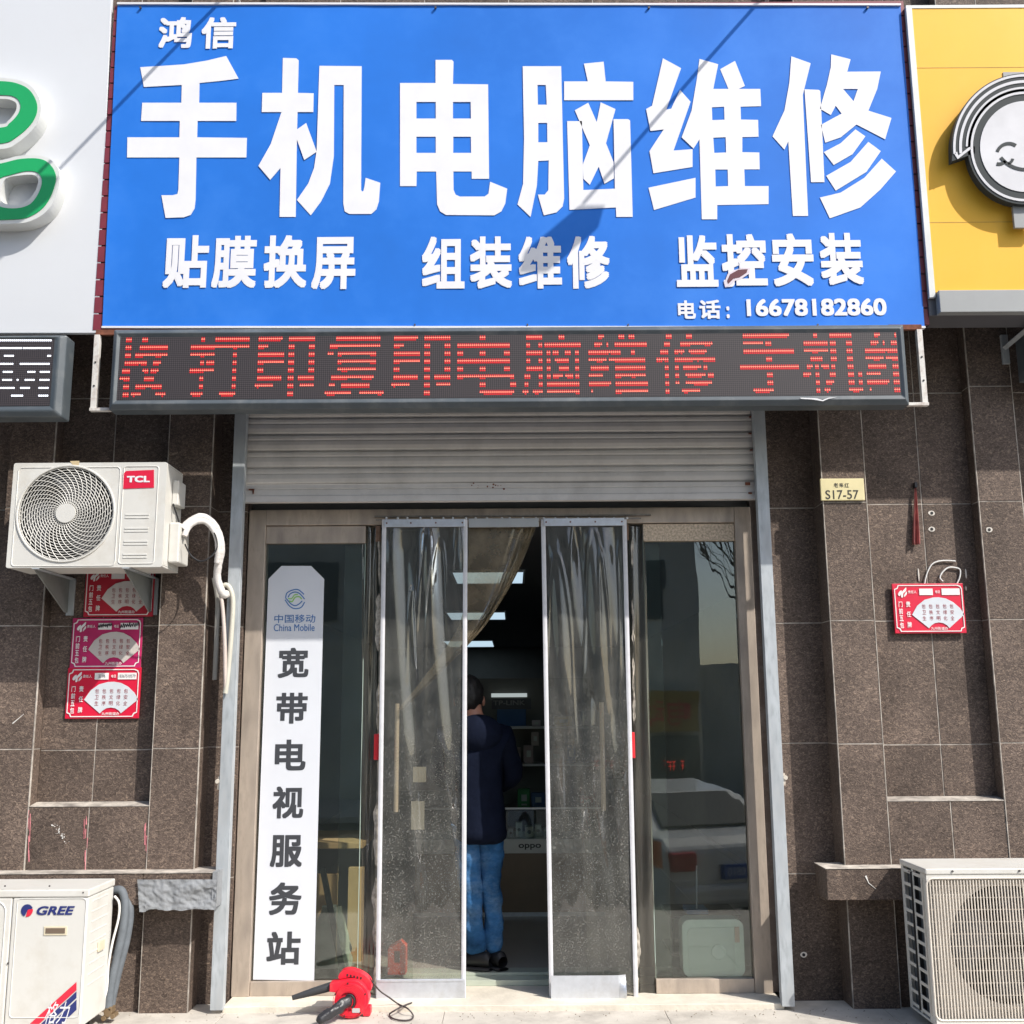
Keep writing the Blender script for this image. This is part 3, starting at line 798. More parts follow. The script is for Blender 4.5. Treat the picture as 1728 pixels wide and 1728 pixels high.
t = MB(); a = P(929, 1645, YC); b = P(1056, 1689, YC)
t.grid(lambda u, v: (a.x + (b.x - a.x) * u, YC - 0.045 - (0.018 * max(0, u - .9) * 10 * math.sin(v * 5)) , Z(1687, YC - .03) + (Z(1646, YC - .03) - Z(1687, YC - .03)) * v), 30, 10)
t.build("kick_plate", M_ALU, th, solid=0.004, bevel=0.0)
# middle panel swept aside to the left, behind the left one
th = thing("strip_curtain", "amber tinted middle plastic curtain panel, pulled aside to the left in folds", "strip curtain", (X(840, .19, 1000), 0.19, Z(1190, .19)), "hanging plastic door curtains")
Lc = smooth_path([Vector(p) for p in ((790, 880, 0), (789, 960, 0), (776, 1050, 0), (725, 1130, 0), (672, 1196, 0))], 10)
Rc = smooth_path([Vector(p) for p in ((908, 880, 0), (879, 954, 0), (845, 1016, 0), (799, 1078, 0), (680, 1198, 0))], 10)
def mid(u, v):
    i = v * (len(Lc) - 1); k = min(int(i), len(Lc) - 2); f_ = i - k
    a = Lc[k].lerp(Lc[k + 1], f_); b = Rc[k].lerp(Rc[k + 1], f_)
    p = a.lerp(b, u)
    w_ = min(1, v * 2.5)
    d = 0.0
    if u > 0.55: d = w_ * 0.016 * math.sin((u - .55) * 48 + 1.0 * math.sin(v * 6)) * min(1, (u - .55) * 5)
    q = P(p.x, p.y, 0.20); return (q.x, 0.205 + d * .8, q.z)
t = MB(); t.grid(mid, 70, 70); t.build("plastic_sheet", M_PVC2, th, smooth=True)
# tight outer folds, darker because several layers lie on each other
def mid2(u, v):
    q = mid(0.74 + 0.26 * u, v); return (q[0], q[1] + 0.012 + 0.006 * math.sin(u * 22 + v * 4), q[2])
t = MB(); t.grid(mid2, 30, 60); t.build("gathered_fold", M_PVC2, th, smooth=True)
def mid3(u, v):
    q = mid(0.84 + 0.14 * u, v); return (q[0], q[1] - 0.010 + 0.006 * math.sin(u * 16 - v * 5), q[2])
t = MB(); t.grid(mid3, 20, 60); t.build("gathered_fold", M_PVC2, th, smooth=True)
a = P(791, 876, .17); b = P(909, 890, .17); t = MB(); t.box(a.x, b.x, YC - 0.015, YC - 0.006, b.z, a.z); cl = t.build("top_clip", mat("dull_aluminium", (0.40, 0.41, 0.41), 0.5, metal=.5), th, bevel=0.002)
# plastic flaps between the curtain and the side panes
for (p0, p1, sd, lb) in ((611, 637, 0.4, "narrow plastic flap between the left pane and the curtain"), (1058, 1088, 2.2, "narrow plastic flap between the curtain and the right pane")):
    q0, q1 = (p0 - 2, p1 - 4) if p0 < 864 else (p0 + 22, p1 + 20)
    def flap(u, v):
        py = 888 + 790 * v; px = (p0 + (q0 - p0) * v) + ((p1 + (q1 - p1) * v) - (p0 + (q0 - p0) * v)) * u
        p = P(px, py, 0.225); return (p.x, 0.228 + 0.010 * math.sin(u * 9 + sd + v * 3) * math.exp(-v) + 0.004 * math.sin(v * 20 + u * 3), p.z)
    t = MB(); t.grid(flap, 10, 90)
    tagit(t.build("curtain_flap", glass("flap_pvc" + str(int(p0 > 864)), (0.60, 0.58, 0.52), refl=0.10, dust=0.25, dcol=(0.26, 0.24, 0.20), rough=0.12), loc=(X(p0, .22, 1300), 0.225, 0.04), smooth=True), lb, "plastic flap", "narrow plastic flaps beside the curtain")
# hanging rail with beads
rl = thing("curtain_rail", "thin steel hanging rail with white gliders above the plastic curtain", "curtain rail", (X(864, .17, 873), 0.17, Z(873, .17)))
t = MB(); a = P(632, 872, .18); b = P(1098, 868, .18)
t.box(a.x, b.x, 0.170, 0.195, a.z - 0.004, a.z + 0.004); t.box(a.x + .01, b.x - .06, 0.162, 0.169, a.z - 0.026, a.z - 0.019)
t.build("rail", mat("tarnished_steel", (0.22, 0.20, 0.18), 0.5, metal=.6, var=.3, vscale=30), rl)
for k in range(22):
    px = 652 + k * 19.2 + random.choice((-3, 0, 3)); c = P(px, 874.5, .16)
    t = MB(); t.ball((c.x, 0.158, c.z), 0.0075, 0.006, 0.0075, 10, 6); t.build("glider", M_PAPERW, rl, smooth=True)

# ------------------------------------------------------------------ the big blue shop sign
YB = -0.47
M_BLUE = mat("blue_flex_print", (0.018, 0.158, 0.60), 0.55, var=0.14, vscale=0.8, bump=0.02, bscale=300, spec=0.22, dirt=(0.06, 0.22, 0.62), dscale=1.6, damt=0.35)
M_REDS = mat("crimson_slat", (0.17, 0.022, 0.035), 0.5, var=.2)
sg = thing("shop_sign", "big blue shop sign with huge white characters above the doors", "shop sign", (X(864, YB, 550), YB, Z(550, YB)))
TL, TR, BR, BL = P(198, 7, YB), P(1520, 9, YB), P(1561, 551, YB), P(172, 551, YB)
def sheet(u, v):
    a = TL.lerp(TR, u); b = BL.lerp(BR, u); p = b.lerp(a, v)
    d = 0.003 * noise.noise(Vector((u * 7, v * 4, 0))) + 0.002 * noise.noise(Vector((u * 22, v * 3, 4)))
    return (p.x, YB + 0.0042 + d * 0.85, p.z)
t = MB(); t.grid(sheet, 80, 36); t.build("face_sheet", M_BLUE, sg, smooth=True)
# backing of horizontal crimson slats, showing at both ends
t = MB()
zA, zB = BL.z - 0.02, TL.z + 0.0
n = 20
lx0 = X(168, YB + .02, 400) ; lx1 = X(1552, YB + .05, 400)
for k in range(n):
    z0_ = zA + (zB - zA) * k / n; z1_ = zA + (zB - zA) * (k + 1) / n
    t.box(lx0, lx1, YB + 0.012, YB + 0.05, z0_ + 0.005, z1_ - 0.004)
t.build("slat_backing", M_REDS, sg)
t = MB(); t.box(lx0 + .001, lx1 - .001, YB + 0.020, YB + 0.10, zA, zB); t.build("backing_board", mat("dark_box", (0.05, 0.03, 0.035), .7), sg)
t = MB()
t.hexa(TL + Vector((0, -.006, -.003)), TR + Vector((0, -.006, -.003)), TR + Vector((0, -.006, .009)), TL + Vector((0, -.006, .009)), (0, 0.03, 0))
t.hexa(BL + Vector((0, -.006, -.010)), BR + Vector((0, -.006, -.010)), BR + Vector((0, -.006, .001)), BL + Vector((0, -.006, .001)), (0, 0.03, 0))
t.build("edge_trim", M_PAPERW, sg)
YL = YB + 0.0004
def zoomA(l, ox, oy=0): return [(ox + x / 3.0, oy + y / 3.0) for x, y in l]
A0, B0, C0 = 0, 576, 1152
big = [
 (A0, [(710,340),(930,326),(1050,306),(1145,283),(1208,398),(1110,410),(1010,420),(1008,520),(1197,520),(1196,612),(1000,612),(998,695),(1250,698),(1247,797),(994,797),(990,1010),(985,1055),(965,1088),(930,1100),(838,1103),(817,988),(875,988),(898,982),(903,960),(908,797),(643,797),(645,695),(908,695),(910,612),(714,612),(720,520),(918,520),(920,430),(728,440)], []),
 (A0, [(1432,293),(1500,295),(1512,305),(1508,470),(1588,472),(1586,567),(1506,567),(1504,655),(1550,622),(1603,768),(1540,810),(1503,705),(1497,1098),(1415,1098),(1420,850),(1368,910),(1308,840),(1370,730),(1425,567),(1325,567),(1328,470),(1428,470)], []),
 (A0, [(1617,333),(1831,335),(1828,960),(1833,970),(1840,966),(1845,945),(1851,900),(1925,925),(1918,1020),(1905,1060),(1880,1083),(1768,1083),(1745,1070),(1738,1030),(1740,430),(1692,430),(1690,790),(1670,930),(1625,1020),(1573,1090),(1503,1012),(1560,930),(1590,850),(1603,760)], []),
 (B0, [(477,303),(560,303),(568,312),(565,425),(743,427),(748,905),(660,905),(660,868),(567,868),(568,960),(578,985),(600,995),(725,995),(745,980),(753,920),(840,955),(830,1030),(810,1070),(775,1090),(530,1088),(500,1070),(485,1035),(480,868),(382,868),(380,942),(297,942),(297,420),(477,420)],
   [[(380,516),(478,516),(478,600),(380,600)],[(565,516),(655,516),(656,600),(565,600)],[(380,692),(478,692),(478,774),(380,774)],[(567,692),(656,692),(657,774),(566,774)]]),
 (B0, [(918,335),(1113,335),(1128,1005),(1120,1045),(1090,1075),(1025,1090),(995,985),(1030,985),(1048,962),(1050,812),(997,815),(990,940),(958,1098),(892,1035),(920,930),(925,700)],
   [[(993,430),(1035,430),(1040,530),(995,530)],[(997,622),(1042,622),(1043,720),(997,720)]]),
 (B0, [(1228,322),(1328,312),(1338,412),(1478,414),(1478,507),(1128,507),(1128,412),(1248,412)], []),
 (B0, [(1182,558),(1250,520),(1293,618),(1313,518),(1388,552),(1340,725),(1378,820),(1380,903),(1332,930),(1303,843),(1258,935),(1226,905),(1222,835),(1258,735)], []),
 (B0, [(1143,613),(1218,613),(1225,962),(1385,955),(1378,603),(1452,603),(1462,610),(1475,1098),(1392,1098),(1390,1050),(1155,1062)], []),
 (B0, [(1628,295),(1720,345),(1645,555),(1670,550),(1715,455),(1768,515),(1682,762),(1778,755),(1778,845),(1580,877),(1560,765),(1632,655),(1565,663),(1543,552),(1573,535)], []),
 (B0, [(1555,950),(1793,900),(1793,1000),(1583,1063)], []),
 (C0, [(85,298),(180,325),(155,450),(232,450),(190,350),(265,308),(315,435),(283,450),(393,450),(397,537),(293,540),(295,605),(382,607),(384,692),(302,694),(302,770),(388,772),(390,857),(312,857),(315,942),(435,942),(435,1033),(175,1038),(175,1110),(97,1110),(85,705),(55,752),(-5,695),(45,560),(72,400)],
   [[(148,543),(210,540),(212,606),(150,608)],[(155,697),(218,694),(220,772),(160,774)],[(165,858),(228,858),(230,942),(167,944)]]),
 (C0, [(550,285),(648,320),(608,480),(635,1093),(558,1093),(535,715),(515,757),(455,690),(515,560),(540,420)], []),
 (C0, [(617,452),(690,455),(697,462),(718,922),(650,922)], []),
 (C0, [(752,275),(850,300),(833,363),(1003,362),(985,450),(940,560),(1057,597),(1025,705),(880,630),(800,695),(722,722),(700,632),(805,575),(775,535),(750,582),(695,550),(730,430),(750,340)], [[(812,450),(887,450),(865,512)]]),
 (C0, [(875,655),(925,690),(860,780),(765,835),(715,770),(800,725)], []),
 (C0, [(940,718),(1003,765),(930,870),(775,965),(727,890),(850,820)], []),
 (C0, [(1008,803),(1080,868),(1000,960),(900,1050),(745,1105),(695,1000),(800,975),(920,900)], []),
]
t = MB()
for ox, pl, hs in big:
    poly_px(t, zoomA(pl, ox), YL, 0.0015, [zoomA(h, ox) for h in hs])
M_LET = mat("white_vinyl", (0.70, 0.70, 0.72), 0.5, var=.04, spec=.25)
t.build("headline", M_LET, sg)
for nm_, grp in (("shop_name", (("鸿", 268, 29, 324, 81), ("信", 340, 29, 398, 82))),
    ("service_phrase", (("贴", 276, 397, 352, 486), ("膜", 358, 398, 433, 486), ("换", 445, 397, 518, 486), ("屏", 526, 400, 600, 488))),
    ("service_phrase", (("组", 712, 399, 784, 487), ("装", 793, 399, 864, 487), ("维", 875, 399, 948, 487), ("修", 957, 398, 1029, 487))),
    ("service_phrase", (("监", 1141, 397, 1211, 484), ("控", 1218, 395, 1294, 484), ("安", 1303, 394, 1373, 483), ("装", 1384, 393, 1456, 481))),
    ("telephone_word", (("电", 1144, 507, 1174, 538), ("话", 1180, 506, 1216, 538), (":", 1226, 517, 1231, 537))),
    ("telephone_number", (("16678182860", 1260, 504, 1496, 533),))):
    t = MB()
    for (ch, x0_, y0_, x1_, y1_) in grp: text_px(t, ch, x0_, y0_, x1_, y1_, YL, off=0.030)
    t.build(nm_, M_LET, sg)
# a tear in the sheet
t = MB(); poly_px(t, [(1222, 478), (1228, 462), (1238, 456), (1252, 452), (1266, 452), (1264, 462), (1252, 470), (1240, 474), (1232, 482), (1224, 485)], YL - 0.0012, 0.001)
t.build("torn_rim", mat("curled_vinyl", (0.62, 0.55, 0.60), 0.4), sg)
t = MB(); poly_px(t, [(1227, 474), (1232, 463), (1246, 455), (1262, 454), (1260, 460), (1248, 468), (1238, 470), (1229, 479)], YL - 0.0025, 0.001)
t.build("tear", mat("tear_dark", (0.10, 0.02, 0.03), 0.6), sg, label="small dark red tear in the blue sheet")
# screws along the edges
t = MB()
for px in (237, 735, 1095, 1464):
    c = P(px, 13, YB - .006); t.cyl((c.x, YB - .012, c.z), (c.x, YB, c.z), 0.007, 8)
for px in (700, 890, 1060, 1380): 
    c = P(px, 548, YB - .006); t.cyl((c.x, YB - .010, c.z), (c.x, YB, c.z), 0.005, 8)
t.build("screw", mat("dark_screw", (0.1, 0.09, 0.09), .5, metal=.6), sg)

# flood-light arms reaching out over the sign
M_PIPE = mat("white_pipe", (0.70, 0.70, 0.68), .5)
for (px, lab) in ((1303, "white flood light arm reaching out above the right part of the blue sign"), (393, "white flood light arm reaching out above the left part of the blue sign")):
    c = P(px, 6, YB)
    zt = c.z + 0.02
    fl = thing("flood_light", lab, "flood light", (c.x, YB, zt), "flood lights over the blue sign")
    t = MB(); t.tube(smooth_path([(c.x, 0.02, zt + 0.05), (c.x, -0.7, zt + 0.10), (c.x, -1.40, zt + 0.12)], 5), 0.011, 10)
    t.build("arm", M_PIPE, fl, smooth=True)
    t = MB()
    hz = zt + 0.10
    v = [(c.x - .075, -1.36, hz - .05), (c.x + .075, -1.36, hz - .05), (c.x + .075, -1.62, hz + .06), (c.x - .075, -1.62, hz + .06)]
    t.hexa(*v, (0, -0.03, -0.09)); t.build("lamp_head", M_DARKPL, fl, bevel=.006)
    t = MB(); v = [(c.x - .065, -1.405, hz - .135), (c.x + .065, -1.405, hz - .135), (c.x + .065, -1.63, hz - .045), (c.x - .065, -1.63, hz - .045)]
    t.hexa(*v, (0, -0.002, -0.006)); t.build("lamp_glass", mat("frosted_lamp_glass", (.7, .7, .7), .2), fl)

# ------------------------------------------------------------------ LED displays
def led_surface(name, px):
    m = bpy.data.materials.new(name); m.use_nodes = True
    t = m.node_tree; b = t.nodes["Principled BSDF"]; b.inputs['Roughness'].default_value = 0.6
    tc = t.nodes.new("ShaderNodeTexCoord"); sp = t.nodes.new("ShaderNodeSeparateXYZ"); t.links.new(tc.outputs['Object'], sp.inputs[0])
    facs = []
    for k in (0, 2):
        a = t.nodes.new("ShaderNodeMath"); a.operation = 'MULTIPLY'; a.inputs[1].default_value = 2 * math.pi / px
        c = t.nodes.new("ShaderNodeMath"); c.operation = 'COSINE'
        t.links.new(sp.outputs[k], a.inputs[0]); t.links.new(a.outputs[0], c.inputs[0]); facs.append(c)
    s_ = t.nodes.new("ShaderNodeMath"); s_.operation = 'ADD'; t.links.new(facs[0].outputs[0], s_.inputs[0]); t.links.new(facs[1].outputs[0], s_.inputs[1])
    r = t.nodes.new("ShaderNodeValToRGB"); r.color_ramp.elements[0].position = 0.30; r.color_ramp.elements[1].position = 0.75
    mr = t.nodes.new("ShaderNodeMapRange"); mr.inputs['From Min'].default_value = -2; mr.inputs['From Max'].default_value = 2
    t.links.new(s_.outputs[0], mr.inputs['Value']); t.links.new(mr.outputs[0], r.inputs[0])
    r.color_ramp.elements[0].color = (0.012, 0.010, 0.012, 1); r.color_ramp.elements[1].color = (0.058, 0.047, 0.050, 1)
    t.links.new(r.outputs[0], b.inputs['Base Color'])
    return m
_R = {}
def raster(ch, N=32):
    if ch in _R: return _R[ch]
    vs_, fs = glyphs(ch, 0.0)
    bm_ = [[False] * N for _ in range(N)]
    if vs_:
        x0_, x1_ = min(v[0] for v in vs_), max(v[0] for v in vs_)
        y0_, y1_ = min(v[1] for v in vs_), max(v[1] for v in vs_)
        sx_, sy_ = (x1_ - x0_) / (N - 3), (y1_ - y0_) / (N - 1)
        for f in fs:
            for q in range(1, len(f) - 1):
                a, b, c = vs_[f[0]], vs_[f[q]], vs_[f[q + 1]]
                D = (b[0] - a[0]) * (c[1] - a[1]) - (c[0] - a[0]) * (b[1] - a[1])
                if abs(D) < 1e-12: continue
                i0 = int((min(a[0], b[0], c[0]) - x0_) / sx_); i1 = int((max(a[0], b[0], c[0]) - x0_) / sx_) + 1
                j0 = int((y1_ - max(a[1], b[1], c[1])) / sy_); j1 = int((y1_ - min(a[1], b[1], c[1])) / sy_) + 1
                for j in range(max(0, j0), min(N, j1 + 1)):
                    for i in range(max(0, i0), min(N - 2, i1 + 1)):
                        x = x0_ + (i + .5) * sx_; y = y1_ - (j + .5) * sy_
                        u = ((x - a[0]) * (c[1] - a[1]) - (c[0] - a[0]) * (y - a[1])) / D
                        v = ((b[0] - a[0]) * (y - a[1]) - (x - a[0]) * (b[1] - a[1])) / D
                        if u >= -.01 and v >= -.01 and u + v <= 1.01: bm_[j][i] = True
    _R[ch] = bm_
    return bm_
YD = -0.58
led = thing("led_display", "long grey framed LED scrolling display with red characters under the blue sign", "LED display", (X(864, YD, 690), YD, Z(690, YD)))
x0, x1 = X(186, YD, 620), X(1532, YD, 620); z0, z1 = Z(686, YD), Z(550, YD)
fx0, fx1 = X(199, YD, 620), X(1519, YD, 620); fz0, fz1 = Z(670, YD), Z(564, YD)
def frame_ring(mb, X0, X1, Z0, Z1, a0, a1, b0, b1, yo, yi, yback):
    o = [(X0, Z0), (X1, Z0), (X1, Z1), (X0, Z1)]; i = [(a0, b0), (a1, b0), (a1, b1), (a0, b1)]
    m_ = [((p[0] * .45 + q[0] * .55), (p[1] * .45 + q[1] * .55)) for p, q in zip(o, i)]
    v = [(p[0], yback, p[1]) for p in o] + [(p[0], yo + .02, p[1]) for p in o] + [(p[0], yo, p[1]) for p in m_] + [(p[0], yi, p[1]) for p in i]
    f = []
    for k in range(3):
        for s_ in range(4):
            a, b = k * 4 + s_, k * 4 + (s_ + 1) % 4
            f.append((a, b, b + 4, a + 4))
    f.append((0, 3, 2, 1))
    mb.add(v, f)
t = MB(); frame_ring(t, x0, x1, z0, z1, fx0, fx1, fz0, fz1, YD, YD + 0.012, YD + 0.12)
t.build("frame", M_FRAMEG, led, bevel=0.004)
pitch_led = (fx1 - fx0) / 384.0
t = MB(); t.box(fx0, fx1, YD + 0.010, YD + 0.02, fz0, fz1)
t.build("screen", led_surface("led_matrix", pitch_led), led)
t = MB(); dim = MB()
text = [("收", 238), ("打", 376), ("印", 487), ("复", 605), ("印", 717), ("电", 828), ("脑", 938), ("维", 1050), ("修", 1165), ("手", 1306), ("机", 1412), ("维", 1519)]
ph = (fz1 - fz0) / 32.0
def dot(mb, x, z, r, y):
    mb.add([(x + r * math.cos(a), y, z + r * math.sin(a)) for a in (0, 1.047, 2.094, 3.142, 4.189, 5.236)], [(0, 1, 2, 3, 4, 5)])
for ch, pc in text:
    bmp = raster(ch); cx = X(pc, YD, 617)
    for blk in range(8):
        for i in range(32):
            on = any(bmp[blk * 4 + q][i] for q in range(4))
            on2 = bmp[blk * 4 + 2][i] or bmp[blk * 4 + 3][i]
            xx = cx + (i - 16) * pitch_led
            if xx > fx1 - 0.004 or xx < fx0 + 0.004 or not on: continue
            zz_ = fz1 - (blk * 4 + 1.2) * ph
            dot(t, xx, zz_, pitch_led * 0.40, YD + 0.0083); dot(dim, xx, zz_, pitch_led * 0.52, YD + 0.0090); dot(dim, xx, zz_ + ph * .8, pitch_led * 0.34, YD + 0.0087)  # dim dots behind and above each lit one imitate its red glow
            if on2: dot(dim, xx, zz_ - ph, pitch_led * 0.5, YD + 0.0087)
t.build("lit_characters", emit("red_led", (1.0, 0.22, 0.15), 1.3), led)
dim.build("dim_rows_and_glow", emit("dim_red_led_glow", (0.8, 0.012, 0.02), 0.65), led)
# scratch on the lower frame
t = MB(); poly_px(t, [(1350, 671), (1378, 672), (1388, 675), (1398, 671), (1412, 670), (1398, 673), (1389, 677), (1370, 674), (1352, 673)], YD - .003, .001); t.build("frame_scratch", M_PAPERW, led)
# brackets carrying the display
for (pa, pb, lab) in ((153, 172, "rusty angle iron frame carrying the LED display at its left end"), (1552, 1568, "rusty angle iron frame carrying the LED display at its right end")):
    yb = YD + 0.09
    xa_, xb_ = (X(pa, yb, 620), X(pb, yb, 620))
    br = thing("display_bracket", lab, "bracket", (xa_, yb, Z(684, yb)), "angle iron frames of the LED display")
    left = pa < 864
    ang = 0.0
    zt, zb_ = Z(560, yb), Z(684, yb)
    vx = xa_ + .006 if left else xb_ - .034
    tp = P(164 if left else 1552, 560, yb).x; bt = P(157 if left else 1562, 684, yb).x
    t = MB(); t.hexa((bt - .015, yb, zb_), (bt + .015, yb, zb_), (tp + .015, yb, zt), (tp - .015, yb, zt), (0, .03, 0)); t.build("upright", mat("white_painted_angle", (0.62, 0.60, 0.56), .6, dirt=(.22, .12, .08), dscale=12, damt=.9), br, bevel=.001)
    c0, c1 = (bt - .015, X(210, yb, 684)) if left else (X(1510, yb, 684), bt + .015)
    t = MB(); t.box(c0, c1, yb - .012, yb + .02, zb_ - .018, zb_ - .001); t.build("crossbar", _M["white_painted_angle"], br, bevel=.001)
    t = MB(); t.box(c0, c1, yb + .005, yb + .03, zt + .001, zt + .03); t.build("crossbar", _M["rust"], br, bevel=.001)
    t = MB()
    for q in (.3, .62): t.cyl((bt + (tp - bt) * q, yb - .004, zb_ + (zt - zb_) * q), (bt + (tp - bt) * q, yb + .0, zb_ + (zt - zb_) * q), .005, 8)
    t.build("bolt_hole", M_BLACK, br)

# neighbour's LED display on the left
YD2 = -0.56
l2 = thing("led_display", "grey framed LED display with white dots at the left edge, under the white board", "LED display", (X(40, YD2, 700), YD2, Z(700, YD2)))
x0, x1 = X(-420, YD2, 630), X(106, YD2, 630); z0, z1 = Z(697, YD2), Z(559, YD2)
a0, a1, b0, b1 = X(-400, YD2, 630), X(86, YD2, 630), Z(679, YD2), Z(566, YD2)
t = MB(); frame_ring(t, x0, x1, z0, z1, a0, a1, b0, b1, YD2, YD2 + 0.012, YD2 + 0.13); t.build("frame", M_FRAMEG, l2, bevel=0.008)
t = MB(); t.box(a0, a1, YD2 + .010, YD2 + .02, b0, b1); t.build("screen", led_surface("led_matrix_white", pitch_led), l2)
t = MB()
rows = [(330, [(-900, 835)]), (455, [(-700, 350), (385, 825)]), (580, [(-400, -100), (80, 210), (780, 815)]), (710, [(-600, 55), (70, 200), (335, 805)]), (840, [(-500, -300), (60, 190), (460, 560), (660, 795)]), (970, [(-450, -200), (50, 180), (285, 315), (415, 550), (655, 785)]), (1100, [(-300, 240), (340, 480), (640, 780)]), (1225, [(-500, -350), (195, 370), (635, 770)])]
for zy, segs in rows:
    for s0, s1 in segs:
        k = s0
        while k <= s1:
            c = P(k / 9.6, 540 + zy / 9.6, YD2 + .0085); dot(t, c.x, c.z, pitch_led * .5, YD2 + .0085); k += 32.5
t.build("lit_characters", emit("white_led", (0.85, 0.88, 1.0), 2.0), l2)

# ------------------------------------------------------------------ white board with green letters (left neighbour)
YWB = -0.455
wb = thing("white_sign_board", "white sign board with rounded green letters at the left edge", "shop sign", (X(0, YWB, 560), YWB, Z(562, YWB)))
t = MB()
q = [P(-620, 562, YWB), P(165, 562, YWB), P(190.5, -60, YWB), P(-560, -60, YWB)]
t.hexa(*q, (0, 0.03, 0)); t.build("panel", mat("white_board", (0.60, 0.615, 0.635), 0.4, var=.03, vscale=1.5, dirt=(.5, .5, .5), damt=.2), wb, bevel=.003)
M_GREEN = mat("green_acrylic", (0.012, 0.33, 0.10), 0.3, var=.04)
M_TRIM = mat("white_letter_trim", (0.60, 0.61, 0.59), 0.4)
def letter(outer, green, gh, hole, lab):
    y0_ = YWB - 0.10
    f = lambda l: closed_curve([(P(x / 3.0, y / 3.0, y0_).x, P(x / 3.0, y / 3.0, y0_).z) for x, y in l], 6)
    t = MB(); t.prism(f(outer), y0_, YWB - 0.001, [f(hole)]); L = t.build("letter_shell", M_TRIM, wb)
    t = MB(); t.prism(f(green), y0_ - 0.004, y0_ - 0.0005, [f(gh)]); t.build("letter_face", M_GREEN, L)
letter([(-260,392),(0,392),(110,410),(175,455),(208,540),(180,635),(90,722),(0,755),(-260,760)],
       [(-260,412),(0,412),(100,428),(160,468),(190,542),(165,620),(85,695),(0,728),(-260,735)],
       [(-260,480),(0,482),(75,492),(104,528),(95,575),(50,625),(0,648),(-260,655)],
       [(-240,498),(0,500),(60,508),(84,530),(75,570),(40,612),(0,628),(-240,632)], "")
letter([(-160,835),(0,812),(100,788),(210,788),(275,825),(302,890),(285,985),(235,1070),(150,1120),(60,1132),(-90,1130),(-190,1080)],
       [(-145,850),(0,830),(105,806),(205,806),(258,838),(284,895),(266,975),(222,1050),(145,1100),(60,1112),(-80,1110),(-170,1065)],
       [(0,905),(60,885),(130,868),(185,872),(212,905),(205,960),(165,1025),(110,1052),(40,1055),(-10,1040),(-30,1000),(-25,950)],
       [(28,905),(100,888),(165,885),(192,905),(186,950),(155,1000),(110,1028),(45,1035),(8,1018),(2,970)], "")

# ------------------------------------------------------------------ yellow sign (right neighbour)
YY = -0.49
ys = thing("yellow_sign_box", "yellow shop sign box with a round smiling face emblem at the right edge", "shop sign", (X(1640, YY, 550), YY, Z(545, YY)))
xl = X(1569, YY, 508); xr = X(2250, YY, 508); zt = Z(14, YY); zm = Z(498, YY); zb0 = Z(535, YY)
t = MB(); t.box(xl, xr, YY + .02, YY + 0.22, zb0, zt); t.build("box", mat("dark_box_side", (0.10, 0.10, 0.11), .5), ys, bevel=.002)
t = MB(); t.box(xl + .034, xr, YY, YY + .0195, zm, zt - .02); t.build("yellow_panel", mat("yellow_panel", (0.79, 0.435, 0.042), .5, var=.05, vscale=1.3, dirt=(0.78, 0.46, 0.08), damt=.3, spec=.22), ys)
t = MB(); t.box(xl, xl + .033, YY - .004, YY + .0195, zm - .03, zt); t.box(xl + .034, xr, YY - .004, YY + .0195, zt - .019, zt); t.build("white_trim", M_TRIM, ys)
t = MB(); t.box(xl + .04, xr, YY - .035, YY + .0195, zb0 - .001, zm - .001); t.build("grey_band", mat("grey_band", (0.27, 0.28, 0.28), .45, var=.05), ys, bevel=.003)
for zq in (Z(119, YY), Z(380, YY)):
    t = MB(); t.box(xl + .036, xr, YY - .0015, YY + .001, zq - .0015, zq + .0015); t.build("panel_seam", mat("seam", (0.5, 0.3, 0.05), .6), ys)
YE = YY - 0.09
def E(x, y): p = P(C0 + x / 3.0, y / 3.0, YE); return (p.x, p.z)
def circ(r, a0=0, a1=360, n=60, cx=1735, cy=742): return [E(cx + r * math.cos(R(a0 + (a1 - a0) * k / n)), cy - r * math.sin(R(a0 + (a1 - a0) * k / n))) for k in range(n + (0 if a1 - a0 >= 360 else 1))]
M_EGREY = mat("dark_grey_acrylic", (0.036, 0.043, 0.046), .55, spec=.15)
hair = circ(355, 88, 188, 40) + [E(1390, 800), E(1470, 752)] + circ(262, 181, 88, 30)
# outline of the whole emblem: head disc and hair crest (right half mirrors it beyond the frame)
t = MB(); t.prism(circ(292), YE + .002, YY - .04); 
em = t.build("emblem_body", M_EGREY, ys)
t = MB(); t.prism(circ(372, 60, 186, 44) + [E(1364, 815), E(1480, 775), E(1480, 740)] + circ(270, 180, 60, 30), YE + .002, YY - .04); t.build("emblem_crest", M_EGREY, em)
t = MB(); t.prism(circ(278), YE - .002, YE + .0015, [circ(266)]); t.prism(circ(230), YE - .002, YE + .0015)
for (r0, r1, a0, a1) in ((354, 366, 70, 186), (322, 336, 82, 186), (292, 302, 80, 180)):
    t.prism(circ(r1, a0, a1, 40) + circ(r0, a1, a0, 40), YE - .002, YE + .0015)
t.prism([E(1375, 780), E(1388, 768), E(1395, 788), E(1450, 745), E(1462, 752), E(1392, 806)], YE - .002, YE + .0015)
t.build("emblem_white", mat("emblem_white", (0.56, 0.56, 0.58), .45, spec=.2), em)
t = MB()
def arcline(cx, cy, r, a0, a1, w_):
    t.prism([E(cx + (r + w_) * math.cos(R(a0 + (a1 - a0) * k / 16)), cy - (r + w_) * math.sin(R(a0 + (a1 - a0) * k / 16))) for k in range(17)] +
            [E(cx + (r - w_) * math.cos(R(a1 + (a0 - a1) * k / 16)), cy - (r - w_) * math.sin(R(a1 + (a0 - a1) * k / 16))) for k in range(17)], YE - .005, YE - .0025)
